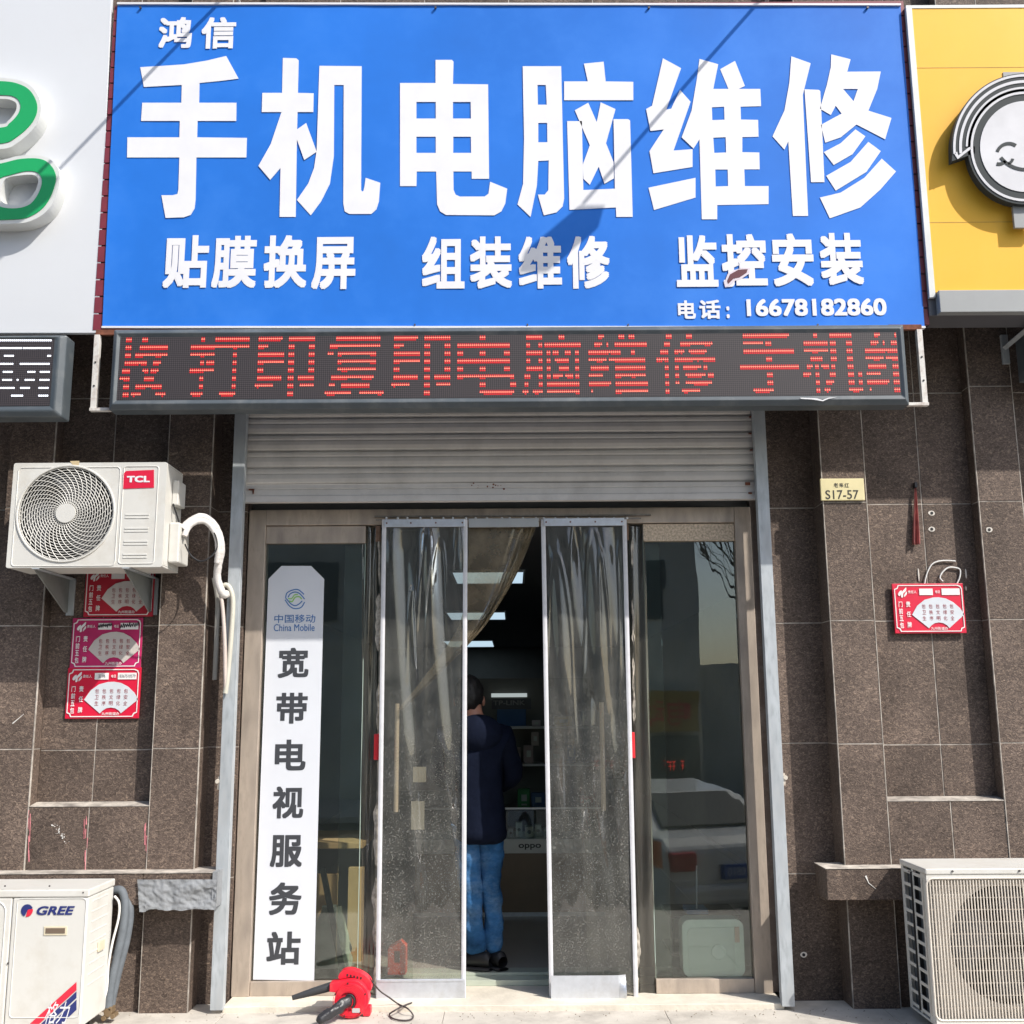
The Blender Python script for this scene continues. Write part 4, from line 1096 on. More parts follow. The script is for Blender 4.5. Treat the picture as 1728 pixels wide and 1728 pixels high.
arcline(1650, 790, 62, 55, 160, 8); arcline(1600, 790, 42, 255, 320, 8); arcline(1735, 700, 160, 218, 322, 8)
arcline(1820, 790, 62, 20, 125, 8); arcline(1640, 800, 30, 280, 350, 7)
t.build("face_lines", M_EGREY, em)
t = MB()
for (xa_, xb_, ya_, yb_) in ((1640, 1860, 348, 410), (1695, 1800, 1015, 1140)):
    t = MB(); a = E(xa_, yb_); b = E(xb_, ya_); t.box(a[0], b[0], YE + .03, YY - .041, a[1], b[1])
    t.build("mounting_bar", mat("grey_band2", (0.24, 0.25, 0.25), .5), em)

# sloping steel strut at the right edge under the yellow sign
t = MB(); a = P(1700, 578, -.05); b = P(1745, 545, -.42)
t.tube([(a.x, -0.02, a.z - .02), (b.x, -.45, b.z)], .018, 4); t.box(a.x - .02, a.x + .02, -.02, -.001, a.z - .12, a.z + .06)
tagit(t.build("sign_strut", M_GALV, loc=(a.x, 0, a.z)), "grey sloping steel strut under the yellow sign at the right edge", "strut")
# display box of the right neighbour, cut by the frame
t = MB(); t.box(X(1736, -.18, 640), X(2100, -.18, 640), -.20, -.06, Z(640, -.2), Z(560, -.2))
tagit(t.build("dark_display_box", M_FRAMEG, loc=(X(1800, -.2, 640), -.2, Z(640, -.2)), bevel=.006), "grey box cut off by the right picture edge, below the yellow sign", "display box")

# ------------------------------------------------------------------ red notice plates
M_RED = mat("red_enamel", (0.62, 0.012, 0.045), 0.35, var=.05)
M_MAG = mat("faded_magenta", (0.46, 0.018, 0.11), 0.4, var=.25, vscale=5)
M_DRED = mat("shaded_red", (0.44, 0.012, 0.03), 0.45, var=.12)  # darker red: the shade on the uppermost plate is put into the colour
def plate(cx, cz, y, W, H, lab, mred, fan_col, variant, tilt=0.0):
    th = thing("notice_plate", lab, "notice plate", (cx, y, cz), "red notice plates on the tiles")
    L = lambda u, v: (cx + (u - .5) * W, cz + (.5 - v) * H)
    y1 = y - .004
    t = MB(); t.box(cx - W / 2, cx + W / 2, y, y + .012, cz - H / 2, cz + H / 2); t.build("board", mred, th, bevel=.002)
    t = MB()
    # border with notched corners
    def border(i, c, e=.011, asp=W / H):
        i2, c2 = i * asp, c * asp
        return [(i + c, i2), (1 - i - c, i2), (1 - i - c * .3, i2 + c2 * .3), (1 - i, i2 + c2), (1 - i, 1 - i2 - c2), (1 - i - c * .7, 1 - i2 - c2 * .7), (1 - i - c, 1 - i2), (i + c, 1 - i2), (i + c * .7, 1 - i2 - c2 * .7), (i, 1 - i2 - c2), (i, i2 + c2), (i + c * .7, i2 + c2 * .7)]
    t.prism([L(*p) for p in border(.022, .055)], y1, y1 + .001, [[L(*p) for p in border(.034, .055)]])
    # flame like emblem
    fl = lambda pts: t.prism(closed_curve([L(.07 + a * .13, .08 + b * .20) for a, b in pts], 4), y1, y1 + .001)
    fl([(0.95, 0), (0.9, .35), (.6, .6), (.55, .95), (.35, .98), (.4, .55), (.6, .3)])
    fl([(0.2, .4), (.45, .3), (.38, .6), (.2, .85), (.02, .7)])
    fl([(.98, .4), (.98, .65), (.8, .85), (.68, .95), (.72, .7)])
    txt = lambda s, u0, u1, v0, v1, o=.02: text_rect(t, s, L(u0, 0)[0], L(u1, 0)[0], L(0, v1)[1], L(0, v0)[1], y1, off=o)
    txt("责任人", .215, .335, .14, .20, .01); txt("电话", .60, .665, .14, .20, .01)
    t.prism([L(.375, .105), L(.565, .105), L(.565, .235), L(.375, .235)], y1, y1 + .001)
    t.prism([L(.69, .105), L(.945, .105), L(.945, .235), L(.69, .235)], y1, y1 + .001)
    for s, v in zip("门前五包", (.36, .50, .64, .78)): txt(s, .07, .125, v, v + .115)
    for s, v in zip("责任牌", (.36, .56, .77)): txt(s, .175, .235, v, v + .115)
    fx, fy = .615, .68
    fan_o = [(.25, .63), (.33, .45), (.44, .33), (.56, .285), (.64, .28), (.74, .305), (.84, .38), (.93, .50), (.985, .63)]
    fan = [L(*p) for p in [(p[0] if True else 0, p[1]) for p in fan_o]] 
    inner = [(.76, .90), (.73, .845), (.68, .80), (.62, .785), (.56, .80), (.51, .845), (.475, .90)]
    txt("九州街道办", .50, .74, .875, .935, .01)
    t.build("white_print", mat("plate_white", (0.78, 0.74, 0.72), .5), th)
    t = MB(); t.prism(fan + [L(*p) for p in inner], y1, y1 + .001); t.build("fan_shape", fan_col, th)
    t = MB(); y2 = y1 - .0012
    for k, col in enumerate(("包卫生", "包秩序", "包文明", "包绿化", "包安全")):
        for s, v in zip(col, (.42, .54, .66)):
            u = .395 + k * .098
            text_rect(t, s, L(u, 0)[0], L(u + .052, 0)[0], L(0, v + .085)[1], L(0, v)[1], y2, off=.0)
    t.build("red_print", mat("plate_red_print", (0.30, 0.03, 0.04), .6), th)
    if variant == 'scribble':
        t = MB()
        for (u0, u1) in ((.37, .57), (.68, .95)):
            pts = [];
            for q in range(26):
                f_ = q / 25; u, v = u0 + (u1 - u0) * f_ , .165 + .05 * math.sin(q * 2.3) * random.uniform(.5, 1.2) - .03 * f_
                c = L(u, v); pts.append((c[0], y2, c[1]))
            t.tube(smooth_path(pts, 3), .0022, 5)
        t.build("scribble", mat("black_marker", (.02, .02, .02), .6), th, label="black marker scribbles over the name boxes")
    elif variant == 'written':
        t = MB(); text_rect(t, "王伟", L(.42, 0)[0], L(.52, 0)[0], L(0, .205)[1], L(0, .135)[1], y2); text_rect(t, "18367510579", L(.705, 0)[0], L(.93, 0)[0], L(0, .20)[1], L(0, .14)[1], y2)
        t.build("handwriting", mat("grey_ink", (.10, .10, .11), .6), th)
    return th
def plate_px(x0_, y0_, x1_, y1_, y, *a):
    p = P(x0_, (y0_ + y1_) / 2, y); q = P(x1_, (y0_ + y1_) / 2, y); zt_ = Z(y0_, y, x0_); zb_ = Z(y1_, y, x0_)
    return plate((p.x + q.x) / 2, (zt_ + zb_) / 2, y, q.x - p.x, zt_ - zb_, *a)
FW = mat("fan_white", (0.58, 0.61, 0.64), .45); FG = mat("fan_shaded", (0.52, 0.47, 0.43), .6)  # second fan greyer: the shade on the middle plate is in its colour
yp = YR - .016
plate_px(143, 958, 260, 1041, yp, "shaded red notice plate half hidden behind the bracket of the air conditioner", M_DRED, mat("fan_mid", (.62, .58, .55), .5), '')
plate_px(120, 1043, 239, 1128, yp, "faded magenta notice plate with scribbled name boxes, middle of three", M_MAG, FG, 'scribble')
plate_px(112, 1127, 236, 1213, yp, "bright red notice plate with a white fan shape, lowest of three on the left", M_RED, FW, 'written')
plate_px(1508, 985, 1628, 1069, YR - .03, "bright red notice plate alone on the right recessed panel, wires above it", M_RED, FW, '')

# number plate of the shop
yq = -.016
np_ = thing("number_plate", "cream address plate reading S17-57 on the right pilaster", "address plate", (X(1421, yq, 830), yq, Z(848, yq)))
a = P(1385, 830, yq); b = P(1459, 830, yq); zt, zb_ = Z(811, yq), Z(848, yq)
t = MB(); t.box(a.x, b.x, yq, -.002, zb_, zt); t.build("board", mat("cream_plate", (0.68, 0.60, 0.34), .35), np_, bevel=.004)
t = MB(); text_px(t, "S17-57", 1393, 827, 1449, 842, yq - .001, off=.008)
for k, s in enumerate("老来红"): text_px(t, s, 1407 + k * 9, 815, 1414.5 + k * 9, 822.5, yq - .001, off=.01)
t.build("lettering", mat("black_engraving", (.03, .028, .022), .5), np_)

# faded folded strip hanging from a clip
y_ = YR - .02
hs = thing("folded_ribbon", "faded red folded strip hanging from a black clip on the right recessed panel", "ribbon", (X(1546, y_, 920), y_, Z(920, y_)))
def rib(u, v):
    px = 1547 - 2.2 + 1.0 * v + (u - .5) * (3 + 9.5 * min(1, v * 1.1)); py = 823 + 96 * v
    p = P(px, py, y_); return (p.x, y_ - .012 * math.sin(u * 9) * (0.3 + v), p.z)
t = MB(); t.grid(rib, 16, 30); t.build("cloth", mat("faded_red_cloth", (0.36, 0.11, 0.10), .8, var=.5, vscale=14, stretch=(6, 1, 1)), hs, smooth=True, solid=.0012)
c = P(1545, 819, y_); t = MB(); t.box(c.x - .008, c.x + .008, y_ - .01, YR, c.z - .014, c.z + .018); t.build("clip", M_DARKPL, hs, bevel=.002)

# white wires above the right plate
t = MB()
t.tube(smooth_path([(*P(x, y, YR - .01).xz, 0) for x, y in ((1560, 985), (1564, 968), (1572, 953), (1584, 947), (1600, 946), (1612, 947))], 6), .004, 6)
t.tube(smooth_path([(*P(x, y, YR - .01).xz, 0) for x, y in ((1613, 988), (1619, 975), (1620, 962), (1612, 958), (1600, 958), (1590, 966), (1586, 975), (1591, 981))], 6), .0045, 6)
t.v = [Vector((v.x, YR - .012 + v.z, v.y)) for v in t.v]
c = P(1600, 970, YR)
tagit(t.build("loose_wire", mat("white_cable", (.72, .71, .68), .5), loc=(c.x, YR, c.z), smooth=True), "loose curled white wires above the right red plate", "wire")
t = MB()
for (px, py, l_) in ((1550, 970, 12), (1630, 968, 9), (1630, 993, 4)):
    a = P(px, py, YR - .004); t.ball((a.x, YR - .004, a.z), .005, .003, l_ * .0033, 8, 6)
tagit(t.build("plaster_blob", _M["chipped_plaster"], loc=(P(1590, 980, YR).x, YR, P(1590, 980, YR).z), smooth=True), "white filler blobs around the right red plate", "filler")

# ------------------------------------------------------------------ air conditioners
def rrect(x0_, x1_, z0_, z1_, r, n=5):
    pts = []
    for (cx, cz, a0) in ((x1_ - r, z0_ + r, -90), (x1_ - r, z1_ - r, 0), (x0_ + r, z1_ - r, 90), (x0_ + r, z0_ + r, 180)):
        for k in range(n + 1): pts.append((cx + r * math.cos(R(a0 + 90 * k / n)), cz + r * math.sin(R(a0 + 90 * k / n))))
    return pts
# -- wall unit with the spiral grille
Yf, Yb = -0.40, -0.11
ac = thing("wall_air_conditioner", "cream air conditioner with a round spiral fan grille, on wall brackets above the plates", "air conditioner", (X(150, -.25, 955), -.25, Z(955, Yf)))
x0, x1 = X(17, Yf, 865), X(278, Yf, 865); z0, z1 = Z(953, Yf), Z(776, Yf)
fc = P(111, 866, Yf); fr = 80.5 * (P(200, 865, Yf).x - P(100, 865, Yf).x) / 100.0
hole = [(fc.x + fr * math.cos(k * math.pi / 32), fc.z + fr * math.sin(k * math.pi / 32)) for k in range(64)]
t = MB(); t.prism(rrect(x0, x1, z0, z1, .012), Yf, Yf + .02, [hole])
t.build("front_panel", M_WHITE, ac, bevel=.004)
t = MB(); t.box(x0 + .002, x1 - .002, Yf + .0205, Yb, z0 + .002, z0 + .012); t.box(x0 + .002, x1 - .002, Yf + .0205, Yb, z1 - .012, z1 - .002)
t.box(x0 + .002, x0 + .012, Yf + .0205, Yb, z0 + .0125, z1 - .0125); t.box(x1 - .012, x1 - .002, Yf + .0205, Yb, z0 + .0125, z1 - .0125)
t.box(x0 + .013, x1 - .013, Yb - .01, Yb, z0 + .013, z1 - .013)
t.build("casing", M_WHITE, ac, bevel=.003)
t = MB(); t.box(fc.x - fr - .01, fc.x + fr + .01, Yf + .10, Yf + .11, fc.z - fr - .005, fc.z + fr + .005); t.build("fan_cavity", M_BLACK, ac)
t = MB()
for a0 in (20, 140, 260):
    t.grid(lambda u, v: (fc.x + (fr * (.2 + .72 * u)) * math.cos(R(a0 + 75 * v + 25 * u)), Yf + .075 - .04 * v, fc.z + (fr * (.2 + .72 * u)) * math.sin(R(a0 + 75 * v + 25 * u))), 8, 8)
t.build("fan_blade", mat("grey_fan_blade", (.09, .09, .095), .5), ac, smooth=True)
t = MB()
for k in range(15):
    rr = fr * (.24 + .74 * k / 14); n_ = 48
    t.tube([(fc.x + rr * math.cos(2 * math.pi * i / n_), Yf + .004, fc.z + rr * math.sin(2 * math.pi * i / n_)) for i in range(n_ + 1)], .0021, 4, cap=False)
for k in range(36):
    a0 = k * 10
    t.tube([(fc.x + fr * (.2 + .79 * s_) * math.cos(R(a0 + 55 * s_)), Yf + .002, fc.z + fr * (.2 + .79 * s_) * math.sin(R(a0 + 55 * s_))) for s_ in [i / 7 for i in range(8)]], .0022, 4)
t.tube([(fc.x + fr * 1.02 * math.cos(2 * math.pi * i / 64), Yf - .002, fc.z + fr * 1.02 * math.sin(2 * math.pi * i / 64)) for i in range(65)], .006, 6, cap=False)
t.cyl((fc.x, Yf - .006, fc.z), (fc.x, Yf + .01, fc.z), fr * .205, 28)
t.build("fan_grille", M_WHITE, ac, smooth=True)
# raised edge beads of the front
t = MB()
def bead(pts, r_=.003): t.tube([(p[0], Yf - .001, p[1]) for p in pts], r_, 5)
pf = lambda a, b: (P(a, b, Yf).x, P(a, b, Yf).z)
r1 = rrect(pf(26, 0)[0] if False else P(26, 865, Yf).x, P(199, 865, Yf).x, Z(950, Yf), Z(784, Yf), .02); bead(r1 + [r1[0]])
r1 = rrect(P(205, 865, Yf).x, P(264, 865, Yf).x, Z(947, Yf), Z(783, Yf), .015); bead(r1 + [r1[0]])
for py in (864, 887, 909, 931):
    t.box(P(212, 865, Yf).x, P(252, 865, Yf).x, Yf - .003, Yf - .0005, Z(py + 1.5, Yf), Z(py - 1, Yf))
    t.box(P(212, 865, Yf).x, P(252, 865, Yf).x, Yf - .003, Yf - .0005, Z(py + 6.5, Yf), Z(py + 4.5, Yf))
t.build("pressed_rib", mat("pressed_rib_white", (.62, .61, .57), .45), ac)
t = MB(); t.prism([pf(207, 825), pf(260, 823), pf(260, 793), pf(213, 795), pf(208, 800)], Yf - .003, Yf - .0008); bd = t.build("badge", mat("badge_red", (.62, .015, .05), .35), ac)
t = MB(); text_px(t, "TCL", 214, 803, 253, 814, Yf - .0042, off=.045); t.build("badge_lettering", M_LET, bd)
# side: valve cover, cable box
t = MB(); t.box(x1 - .001, x1 + .058, Yf + .09, Yb - .02, Z(946, Yf + .1), Z(878, Yf + .1)); t.build("valve_cover", M_WHITE, ac, bevel=.008)
t = MB(); t.box(x1 - .001, x1 + .035, Yf + .11, Yb - .05, Z(848, Yf + .1), Z(806, Yf + .1)); t.build("cable_box", M_WHITE, ac, bevel=.006)
t = MB(); t.box(x0 - .022, x0 + .003, Yf + .10, Yf + .16, Z(855, Yf), Z(818, Yf)); t.build("side_grip", mat("yellowed_plastic", (.60, .52, .36), .5), ac, bevel=.003)
t = MB(); poly_px(t, [(118, 778), (134, 777.5), (133, 784), (129, 790), (123, 785)], Yf - .0015, .001); t.build("rust_stain", mat("light_rust", (.52, .41, .24), .7), ac)
for px in (60, 212):
    a = X(px, Yf, 955)
    br = thing("wall_bracket", "grey triangular wall bracket under the fan side of the upper air conditioner" if px == 60 else "grey triangular wall bracket under the badge side of the upper air conditioner", "bracket", (a, 0, z0 - .1), "brackets of the upper air conditioner")
    t = MB(); t.box(a - .02, a + .02, Yf + .0, YR - .001 if True else 0, z0 - .006, z0 - .0005); t.build("arm", M_GALV, br)
    t = MB(); t.add([(a - .018, Yf + .02, z0 - .0065), (a - .018, YR - .012, z0 - .0065), (a - .018, YR - .012, z0 - .20), (a - .018, YR - .05, z0 - .20),
                     (a - .012, Yf + .02, z0 - .0065), (a - .012, YR - .012, z0 - .0065), (a - .012, YR - .012, z0 - .20), (a - .012, YR - .05, z0 - .20)],
                    [(0, 1, 2, 3), (7, 6, 5, 4), (0, 3, 7, 4), (3, 2, 6, 7), (0, 4, 5, 1), (1, 5, 6, 2)]); t.build("gusset", mat("shaded_bracket_steel", (.22, .23, .22), .6, metal=.2, var=.2), br)  # gusset darker than the other steel: shade under the unit put into its colour
    t = MB(); t.box(a - .022, a + .022, YR - .0115, YR - .001, z0 - .215, z0 - .0065); t.build("wall_plate", M_GALV, br)
# wrapped pipes and hoses from the unit
pp = thing("wrapped_pipe", "white tape-wrapped pipe looping from the upper air conditioner down beside the rail", "pipe", (X(370, -.1, 960), -.1, Z(960, -.1)))
def pth(l, Y0, Y1=None):
    Y1 = Y0 if Y1 is None else Y1
    n_ = len(l); return smooth_path([P(x, y, Y0 + (Y1 - Y0) * i / (n_ - 1)) for i, (x, y) in enumerate(l)], 7)
M_WRAP = mat("white_wrap_tape", (.66, .63, .60), .6, var=.12, vscale=18, dirt=(.42, .38, .35), dscale=14, damt=.6, stretch=(1, 1, 4))
t = MB(); t.tube(pth([(308, 893), (320, 881), (340, 872), (358, 882), (370, 905), (373, 930), (368, 955), (367, 978), (376, 1002), (384, 1002)], -.26, -.06), [.0205 + .0022 * ((i * .37) % 1.0) for i in range(64)], 12); t.build("insulated_line", M_WRAP, pp, smooth=True)
t = MB(); t.tube(pth([(311, 905), (318, 890), (330, 881), (345, 880), (357, 890), (366, 908), (368, 930), (366, 950)], -.27, -.16), [.0155 + .0018 * ((i * .41) % 1.0) for i in range(50)], 10); t.build("insulated_line", M_WRAP, pp, smooth=True)
t = MB(); t.tube(pth([(375, 990), (382, 987), (389, 995), (393, 1015), (391, 1060), (387, 1110), (383, 1150), (380, 1170)], -.05, -.05), .014, 10); t.build("drain_hose", mat("beige_hose", (.52, .50, .42), .5), pp, smooth=True)
t = MB(); t.tube(pth([(372, 1000), (376, 1030), (379, 1080), (380, 1130), (381, 1170)], -.08, -.05), .011, 10); t.build("drain_hose", mat("pinkish_hose", (.55, .47, .42), .5), pp, smooth=True)
t = MB(); t.tube(pth([(361, 975), (367, 1010), (366, 1060), (364, 1110), (362, 1147)], .01, .06), .014, 8); t.build("cable_duct", mat("dull_duct", (.33, .32, .29), .6), pp, smooth=True)
t = MB(); t.tube(pth([(312, 918), (322, 937), (338, 947), (355, 940), (366, 925), (364, 905), (353, 885)], -.29, -.2), .0045, 6); t.tube(pth([(292, 850), (298, 868), (305, 890)], -.3, -.28), .0045, 6)
t.build("cable", M_DARKPL, pp, smooth=True)

# -- floor unit on the left
Yf, Yb = -0.52, -0.17
au = thing("floor_air_conditioner", "tall white air conditioner with striped sticker standing below the left ledge", "air conditioner", (X(-40, -.35, 1700), -.35, 0.0))
xr = X(150, Yf, 1500); x0 = xr - .92; z0, z1 = .07, Z(1499, Yf)
xs = P(62 / 4.04, 1600, Yf).x
t = MB(); t.box(x0, xs - .002, Yf, Yb, z0, z1 - .03); t.box(xs + .001, xr, Yf, Yb, z0, z1 - .03)
t.build("casing", M_WHITE, au, bevel=.007)
t = MB(); t.box(x0 - .004, xr + .004, Yf - .004, Yb + .004, z1 - .0285, z1 + .008); t.build("lid", M_WHITE, au, bevel=.006)
t = MB()
r1 = rrect(P(24, 1600, Yf).x, P(141, 1600, Yf).x, .12, Z(1511, Yf), .02); t.tube([(p[0], Yf - .0005, p[1]) for p in r1 + [r1[0]]], .003, 5)
r1 = rrect(x0 + .05, P(5, 1600, Yf).x, .12, Z(1516, Yf), .05); t.tube([(p[0], Yf - .0005, p[1]) for p in r1 + [r1[0]]], .004, 5)
for k in range(9): t.box(xr - .001, xr + .002, Yf + .06, Yb - .08, .25 + k * .05, .257 + k * .05)
t.build("pressed_rib", _M["pressed_rib_white"], au)
t = MB(); a = P(75, 1563, Yf); b = P(113, 1578, Yf); t.box(a.x, b.x, Yf - .004, Yf - .001, b.z, a.z); hd = t.build("handle_rim", mat("yellowed_plastic2", (.62, .55, .40), .5), au, bevel=.001)
t = MB(); a = P(78, 1566, Yf); b = P(110, 1574.5, Yf); t.box(a.x, b.x, Yf - .0062, Yf - .0045, b.z, a.z); t.build("handle_slot", mat("slot_brown", (.14, .10, .07), .7), hd)
t = MB(); text_px(t, "GREE", 62, 1529, 126, 1544, Yf - .0025, off=.03, shear=.25); t.build("brand_lettering", mat("navy_print", (.02, .03, .15), .4), au)
t = MB(); c = P(45.5, 1536.5, Yf - .002); rr = .0165 * 1.8
for (a0, a1, m_) in ((20, 250, 0), (262, 375, 1)):
    t.mi = m_; t.prism([(c.x + rr * math.cos(R(a0 + (a1 - a0) * k / 20)), c.z + rr * math.sin(R(a0 + (a1 - a0) * k / 20))) for k in range(21)] + [(c.x + .004, c.z + .004)], Yf - .003, Yf - .002)
t.build("round_emblem", [_M["navy_print"], mat("emblem_red", (.62, .02, .05), .4)], au)
t = MB(); poly_px(t, [(129, 1657), (129, 1671), (66, 1728), (50, 1728)], Yf - .002, .001); t.build("red_stripe", _M["emblem_red"], au)
t = MB(); poly_px(t, [(129, 1673), (129, 1684), (82, 1728), (69, 1728)], Yf - .002, .001); poly_px(t, [(129, 1687), (129, 1704), (104, 1728), (86, 1728)], Yf - .002, .001); t.build("navy_stripe", _M["navy_print"], au)
t = MB(); text_px(t, "格力", 76, 1690, 118, 1728, Yf - .0035, off=.0, shear=.4); t.build("sticker_lettering", M_LET, au)
t = MB()
for px, py in ((9, 1495), (84, 1495), (14, 1625), (141, 1506)):
    c = P(px, py, Yf); t.cyl((c.x, Yf - .006, c.z), (c.x, Yf, c.z), .004, 8)
t.build("screw", _M["dark_screw"], au)
t = MB(); t.box(x0 + .08, x0 + .14, Yf + .02, Yb - .02, 0, z0 - .001); t.box(xr - .14, xr - .08, Yf + .02, Yb - .02, 0, z0 - .001); t.build("foot", M_DARKPL, au)
t = MB(); c = P(181, 1592, -.3); t.box(xr + .0005, xr + .010, -.36, -.28, c.z - .03, c.z + .02); t.build("side_handle", _M["yellowed_plastic2"], au, bevel=.003)
# insulated hoses beside it
ph_ = thing("insulated_hose", "thick grey insulated hoses bending down beside the left floor unit", "hose", (X(210, -.15, 1650), -.15, 0.1))
M_GRH = mat("grey_foam", (.115, .13, .145), .7, var=.2, vscale=12)
t = MB(); t.tube(pth([(194, 1502), (205, 1503), (211, 1525), (207, 1570), (196, 1620), (187, 1665), (183, 1700)], -.14, -.18), .021, 12); t.build("foam_tube", M_GRH, ph_, smooth=True)
t = MB(); t.tube(pth([(204, 1505), (216, 1522), (219, 1545), (212, 1590), (199, 1640), (190, 1680), (186, 1702)], -.10, -.15), .022, 12); t.build("foam_tube", M_GRH, ph_, smooth=True)
t = MB(); t.tube(pth([(192, 1480), (199, 1490), (207, 1500)], -.10), .014, 10); t.build("foam_tube", mat("white_foam", (.62, .60, .55), .6), ph_, smooth=True, label="white end of the insulation")
t = MB(); t.tube(pth([(193, 1512), (201, 1524), (200, 1550), (190, 1590), (183, 1630), (180, 1670), (170, 1700), (158, 1716)], -.2, -.2), .006, 6); t.build("cable", _M["white_cable"], ph_, smooth=True)
t = MB()
for (px, py, r_) in ((185, 1706, .022), (178, 1716, .014), (193, 1713, .013), (189, 1700, .010)):
    c = P(px, py, -.17); t.cyl((c.x, -.20, c.z), (c.x, -.14, c.z), r_, 10)
t.build("valve", mat("dull_brass", (.24, .17, .10), .45, metal=.5), ph_, bevel=.002)

# -- floor unit on the right with the barred grille
Yf, Yb = -0.52, -0.16
ar = thing("floor_air_conditioner", "white air conditioner with a barred fan grille standing below the right ledge", "air conditioner", (X(1680, -.35, 1700), -.35, 0.0))
xl_ = X(1563, Yf, 1480); xr_ = xl_ + .98; z1 = Z(1481, Yf); z0 = .05
gx0, gx1, gz0, gz1 = X(1573, Yf, 1600), xl_ + .72, .085, Z(1489, Yf)
t = MB(); t.prism(rrect(xl_, xr_, z0, z1, .006), Yf, Yf + .015, [rrect(gx0, gx1, gz0, gz1, .03)]); t.build("front_panel", M_WHITE, ar, bevel=.003)
t = MB(); ztop = Z(1474, Yf)
t.box(xl_ - .004, xr_ + .004, Yf - .005, Yb + .004, z1 + .001, z1 + .03); t.build("lid", M_WHITE, ar, bevel=.006)
t = MB(); t.box(xr_ - .01, xr_, Yf + .0155, Yb, z0, z1); t.box(xl_ + .001, xr_ - .0105, Yb - .01, Yb, z0, z1); t.box(xl_ + .001, xr_ - .0105, Yf + .0155, Yb - .0105, z0, z0 + .01); t.build("casing", M_WHITE, ar)
# left side: open lattice
t = MB()
ys0, ys1 = Yf + .0155, Yb - .0105
def side_pt(y, z): return (xl_, y, z)
ncol, nrow = 2, 10
yb_ = [ys0, ys0 + .055] ; 
cols_ = [ys0, ys0 + .10, ys0 + .215, ys1]
wv = .020
for yv in (ys0 + .06, ys0 + .185, ys1 - .012): t.box(xl_ + .001, xl_ + .006, yv - (.055 if yv < ys0 + .1 else wv / 2), yv + wv / 2, z0 + .011, z1)
zst = (z1 - z0 - .05) / nrow
for k in range(nrow + 1): t.box(xl_ + .0015, xl_ + .0055, ys0 + .07, ys1 - .02, z0 + .03 + k * zst - .008, z0 + .03 + k * zst + .008)
t.build("side_lattice", M_WHITE, ar)
t = MB(); t.box(xl_ + .03, xl_ + .04, ys0 + .03, ys1, z0 + .012, z1 - .002); t.build("heat_exchanger", mat("dark_fin", (.10, .11, .12), .5, var=.2, vscale=40), ar)
# fan behind grille
fcx, fcz, fr2 = xl_ + .40, (gz0 + gz1) / 2 + .01, .285
t = MB(); t.prism(rrect(gx0 - .01, gx1 + .01, gz0 - .01, gz1 + .01, .03), Yf + .05, Yf + .055, [[(fcx + fr2 * math.cos(k * math.pi / 24), fcz + fr2 * math.sin(k * math.pi / 24)) for k in range(48)]]); t.build("fan_shroud", mat("shroud_cream", (.50, .47, .42), .6), ar)
t = MB(); t.box(gx0 - .01, gx1 + .01, Yf + .20, Yf + .21, gz0 - .01, gz1 + .01); t.build("fan_cavity", M_BLACK, ar)
t = MB()
for a0 in (0, 120, 240):
    t.grid(lambda u, v: (fcx + (fr2 * (.2 + .75 * u)) * math.cos(R(a0 + 80 * v + 20 * u)), Yf + .12 - .05 * v, fcz + (fr2 * (.2 + .75 * u)) * math.sin(R(a0 + 80 * v + 20 * u))), 8, 8)
t.build("fan_blade", _M["grey_fan_blade"], ar, smooth=True)
t = MB()
x = gx0 + .012
while x < gx1 - .005:
    t.box(x - .0022, x + .0022, Yf - .004, Yf + .004, gz0 + .004, gz1 - .004); x += .0155
zq = gz0 + .05
while zq < gz1 - .02:
    t.box(gx0 + .004, gx1 - .004, Yf + .0045, Yf + .008, zq - .002, zq + .002); zq += .0575
rr = rrect(gx0 - .006, gx1 + .006, gz0 - .006, gz1 + .006, .034); t.tube([(p[0], Yf - .001, p[1]) for p in rr + [rr[0]]], .0045, 6)
t.build("fan_grille", mat("cream_wire", (.66, .60, .52), .5), ar)
t = MB()
for px, py in ((1533, 1475), (1542, 1474), (1607, 1478), (1720, 1478)):
    c = P(px, py, Yf); t.cyl((c.x, Yf - .011, z1 + .018), (c.x, Yf - .004, z1 + .018), .005, 8)
t.build("screw", _M["dark_screw"], ar)
t = MB(); t.box(xl_ + .10, xl_ + .17, Yf + .03, Yb - .03, 0, z0 - .001); t.box(xr_ - .17, xr_ - .1, Yf + .03, Yb - .03, 0, z0 - .001); t.build("foot", M_DARKPL, ar)

# ------------------------------------------------------------------ red leaf blower on the pavement
bc = G(593, 1716, 0.0)               # where the fan housing touches the ground
by = bc.y
bl = thing("leaf_blower", "red electric leaf blower with black nozzle and cable lying before the doors", "leaf blower", (bc.x, by, 0.0))
M_BRED = mat("glossy_red_plastic", (0.72, 0.012, 0.035), .42, var=.12, dirt=(.45, .12, .10), dscale=14, damt=.35)
hc = P(592, 1683, by); rH = .095
hx, hz = bc.x, rH + .003
def spiral(r0, r1, n_=40): return [(hx + (r0 + (r1 - r0) * k / n_) * math.cos(R(180 + -360 * k / n_ + 0)), hz + (r0 + (r1 - r0) * k / n_) * math.sin(R(180 - 360 * k / n_))) for k in range(n_)]
vol = [(hx + rH * math.cos(R(a)), hz + rH * math.sin(R(a))) for a in range(-120, 95, 12)]
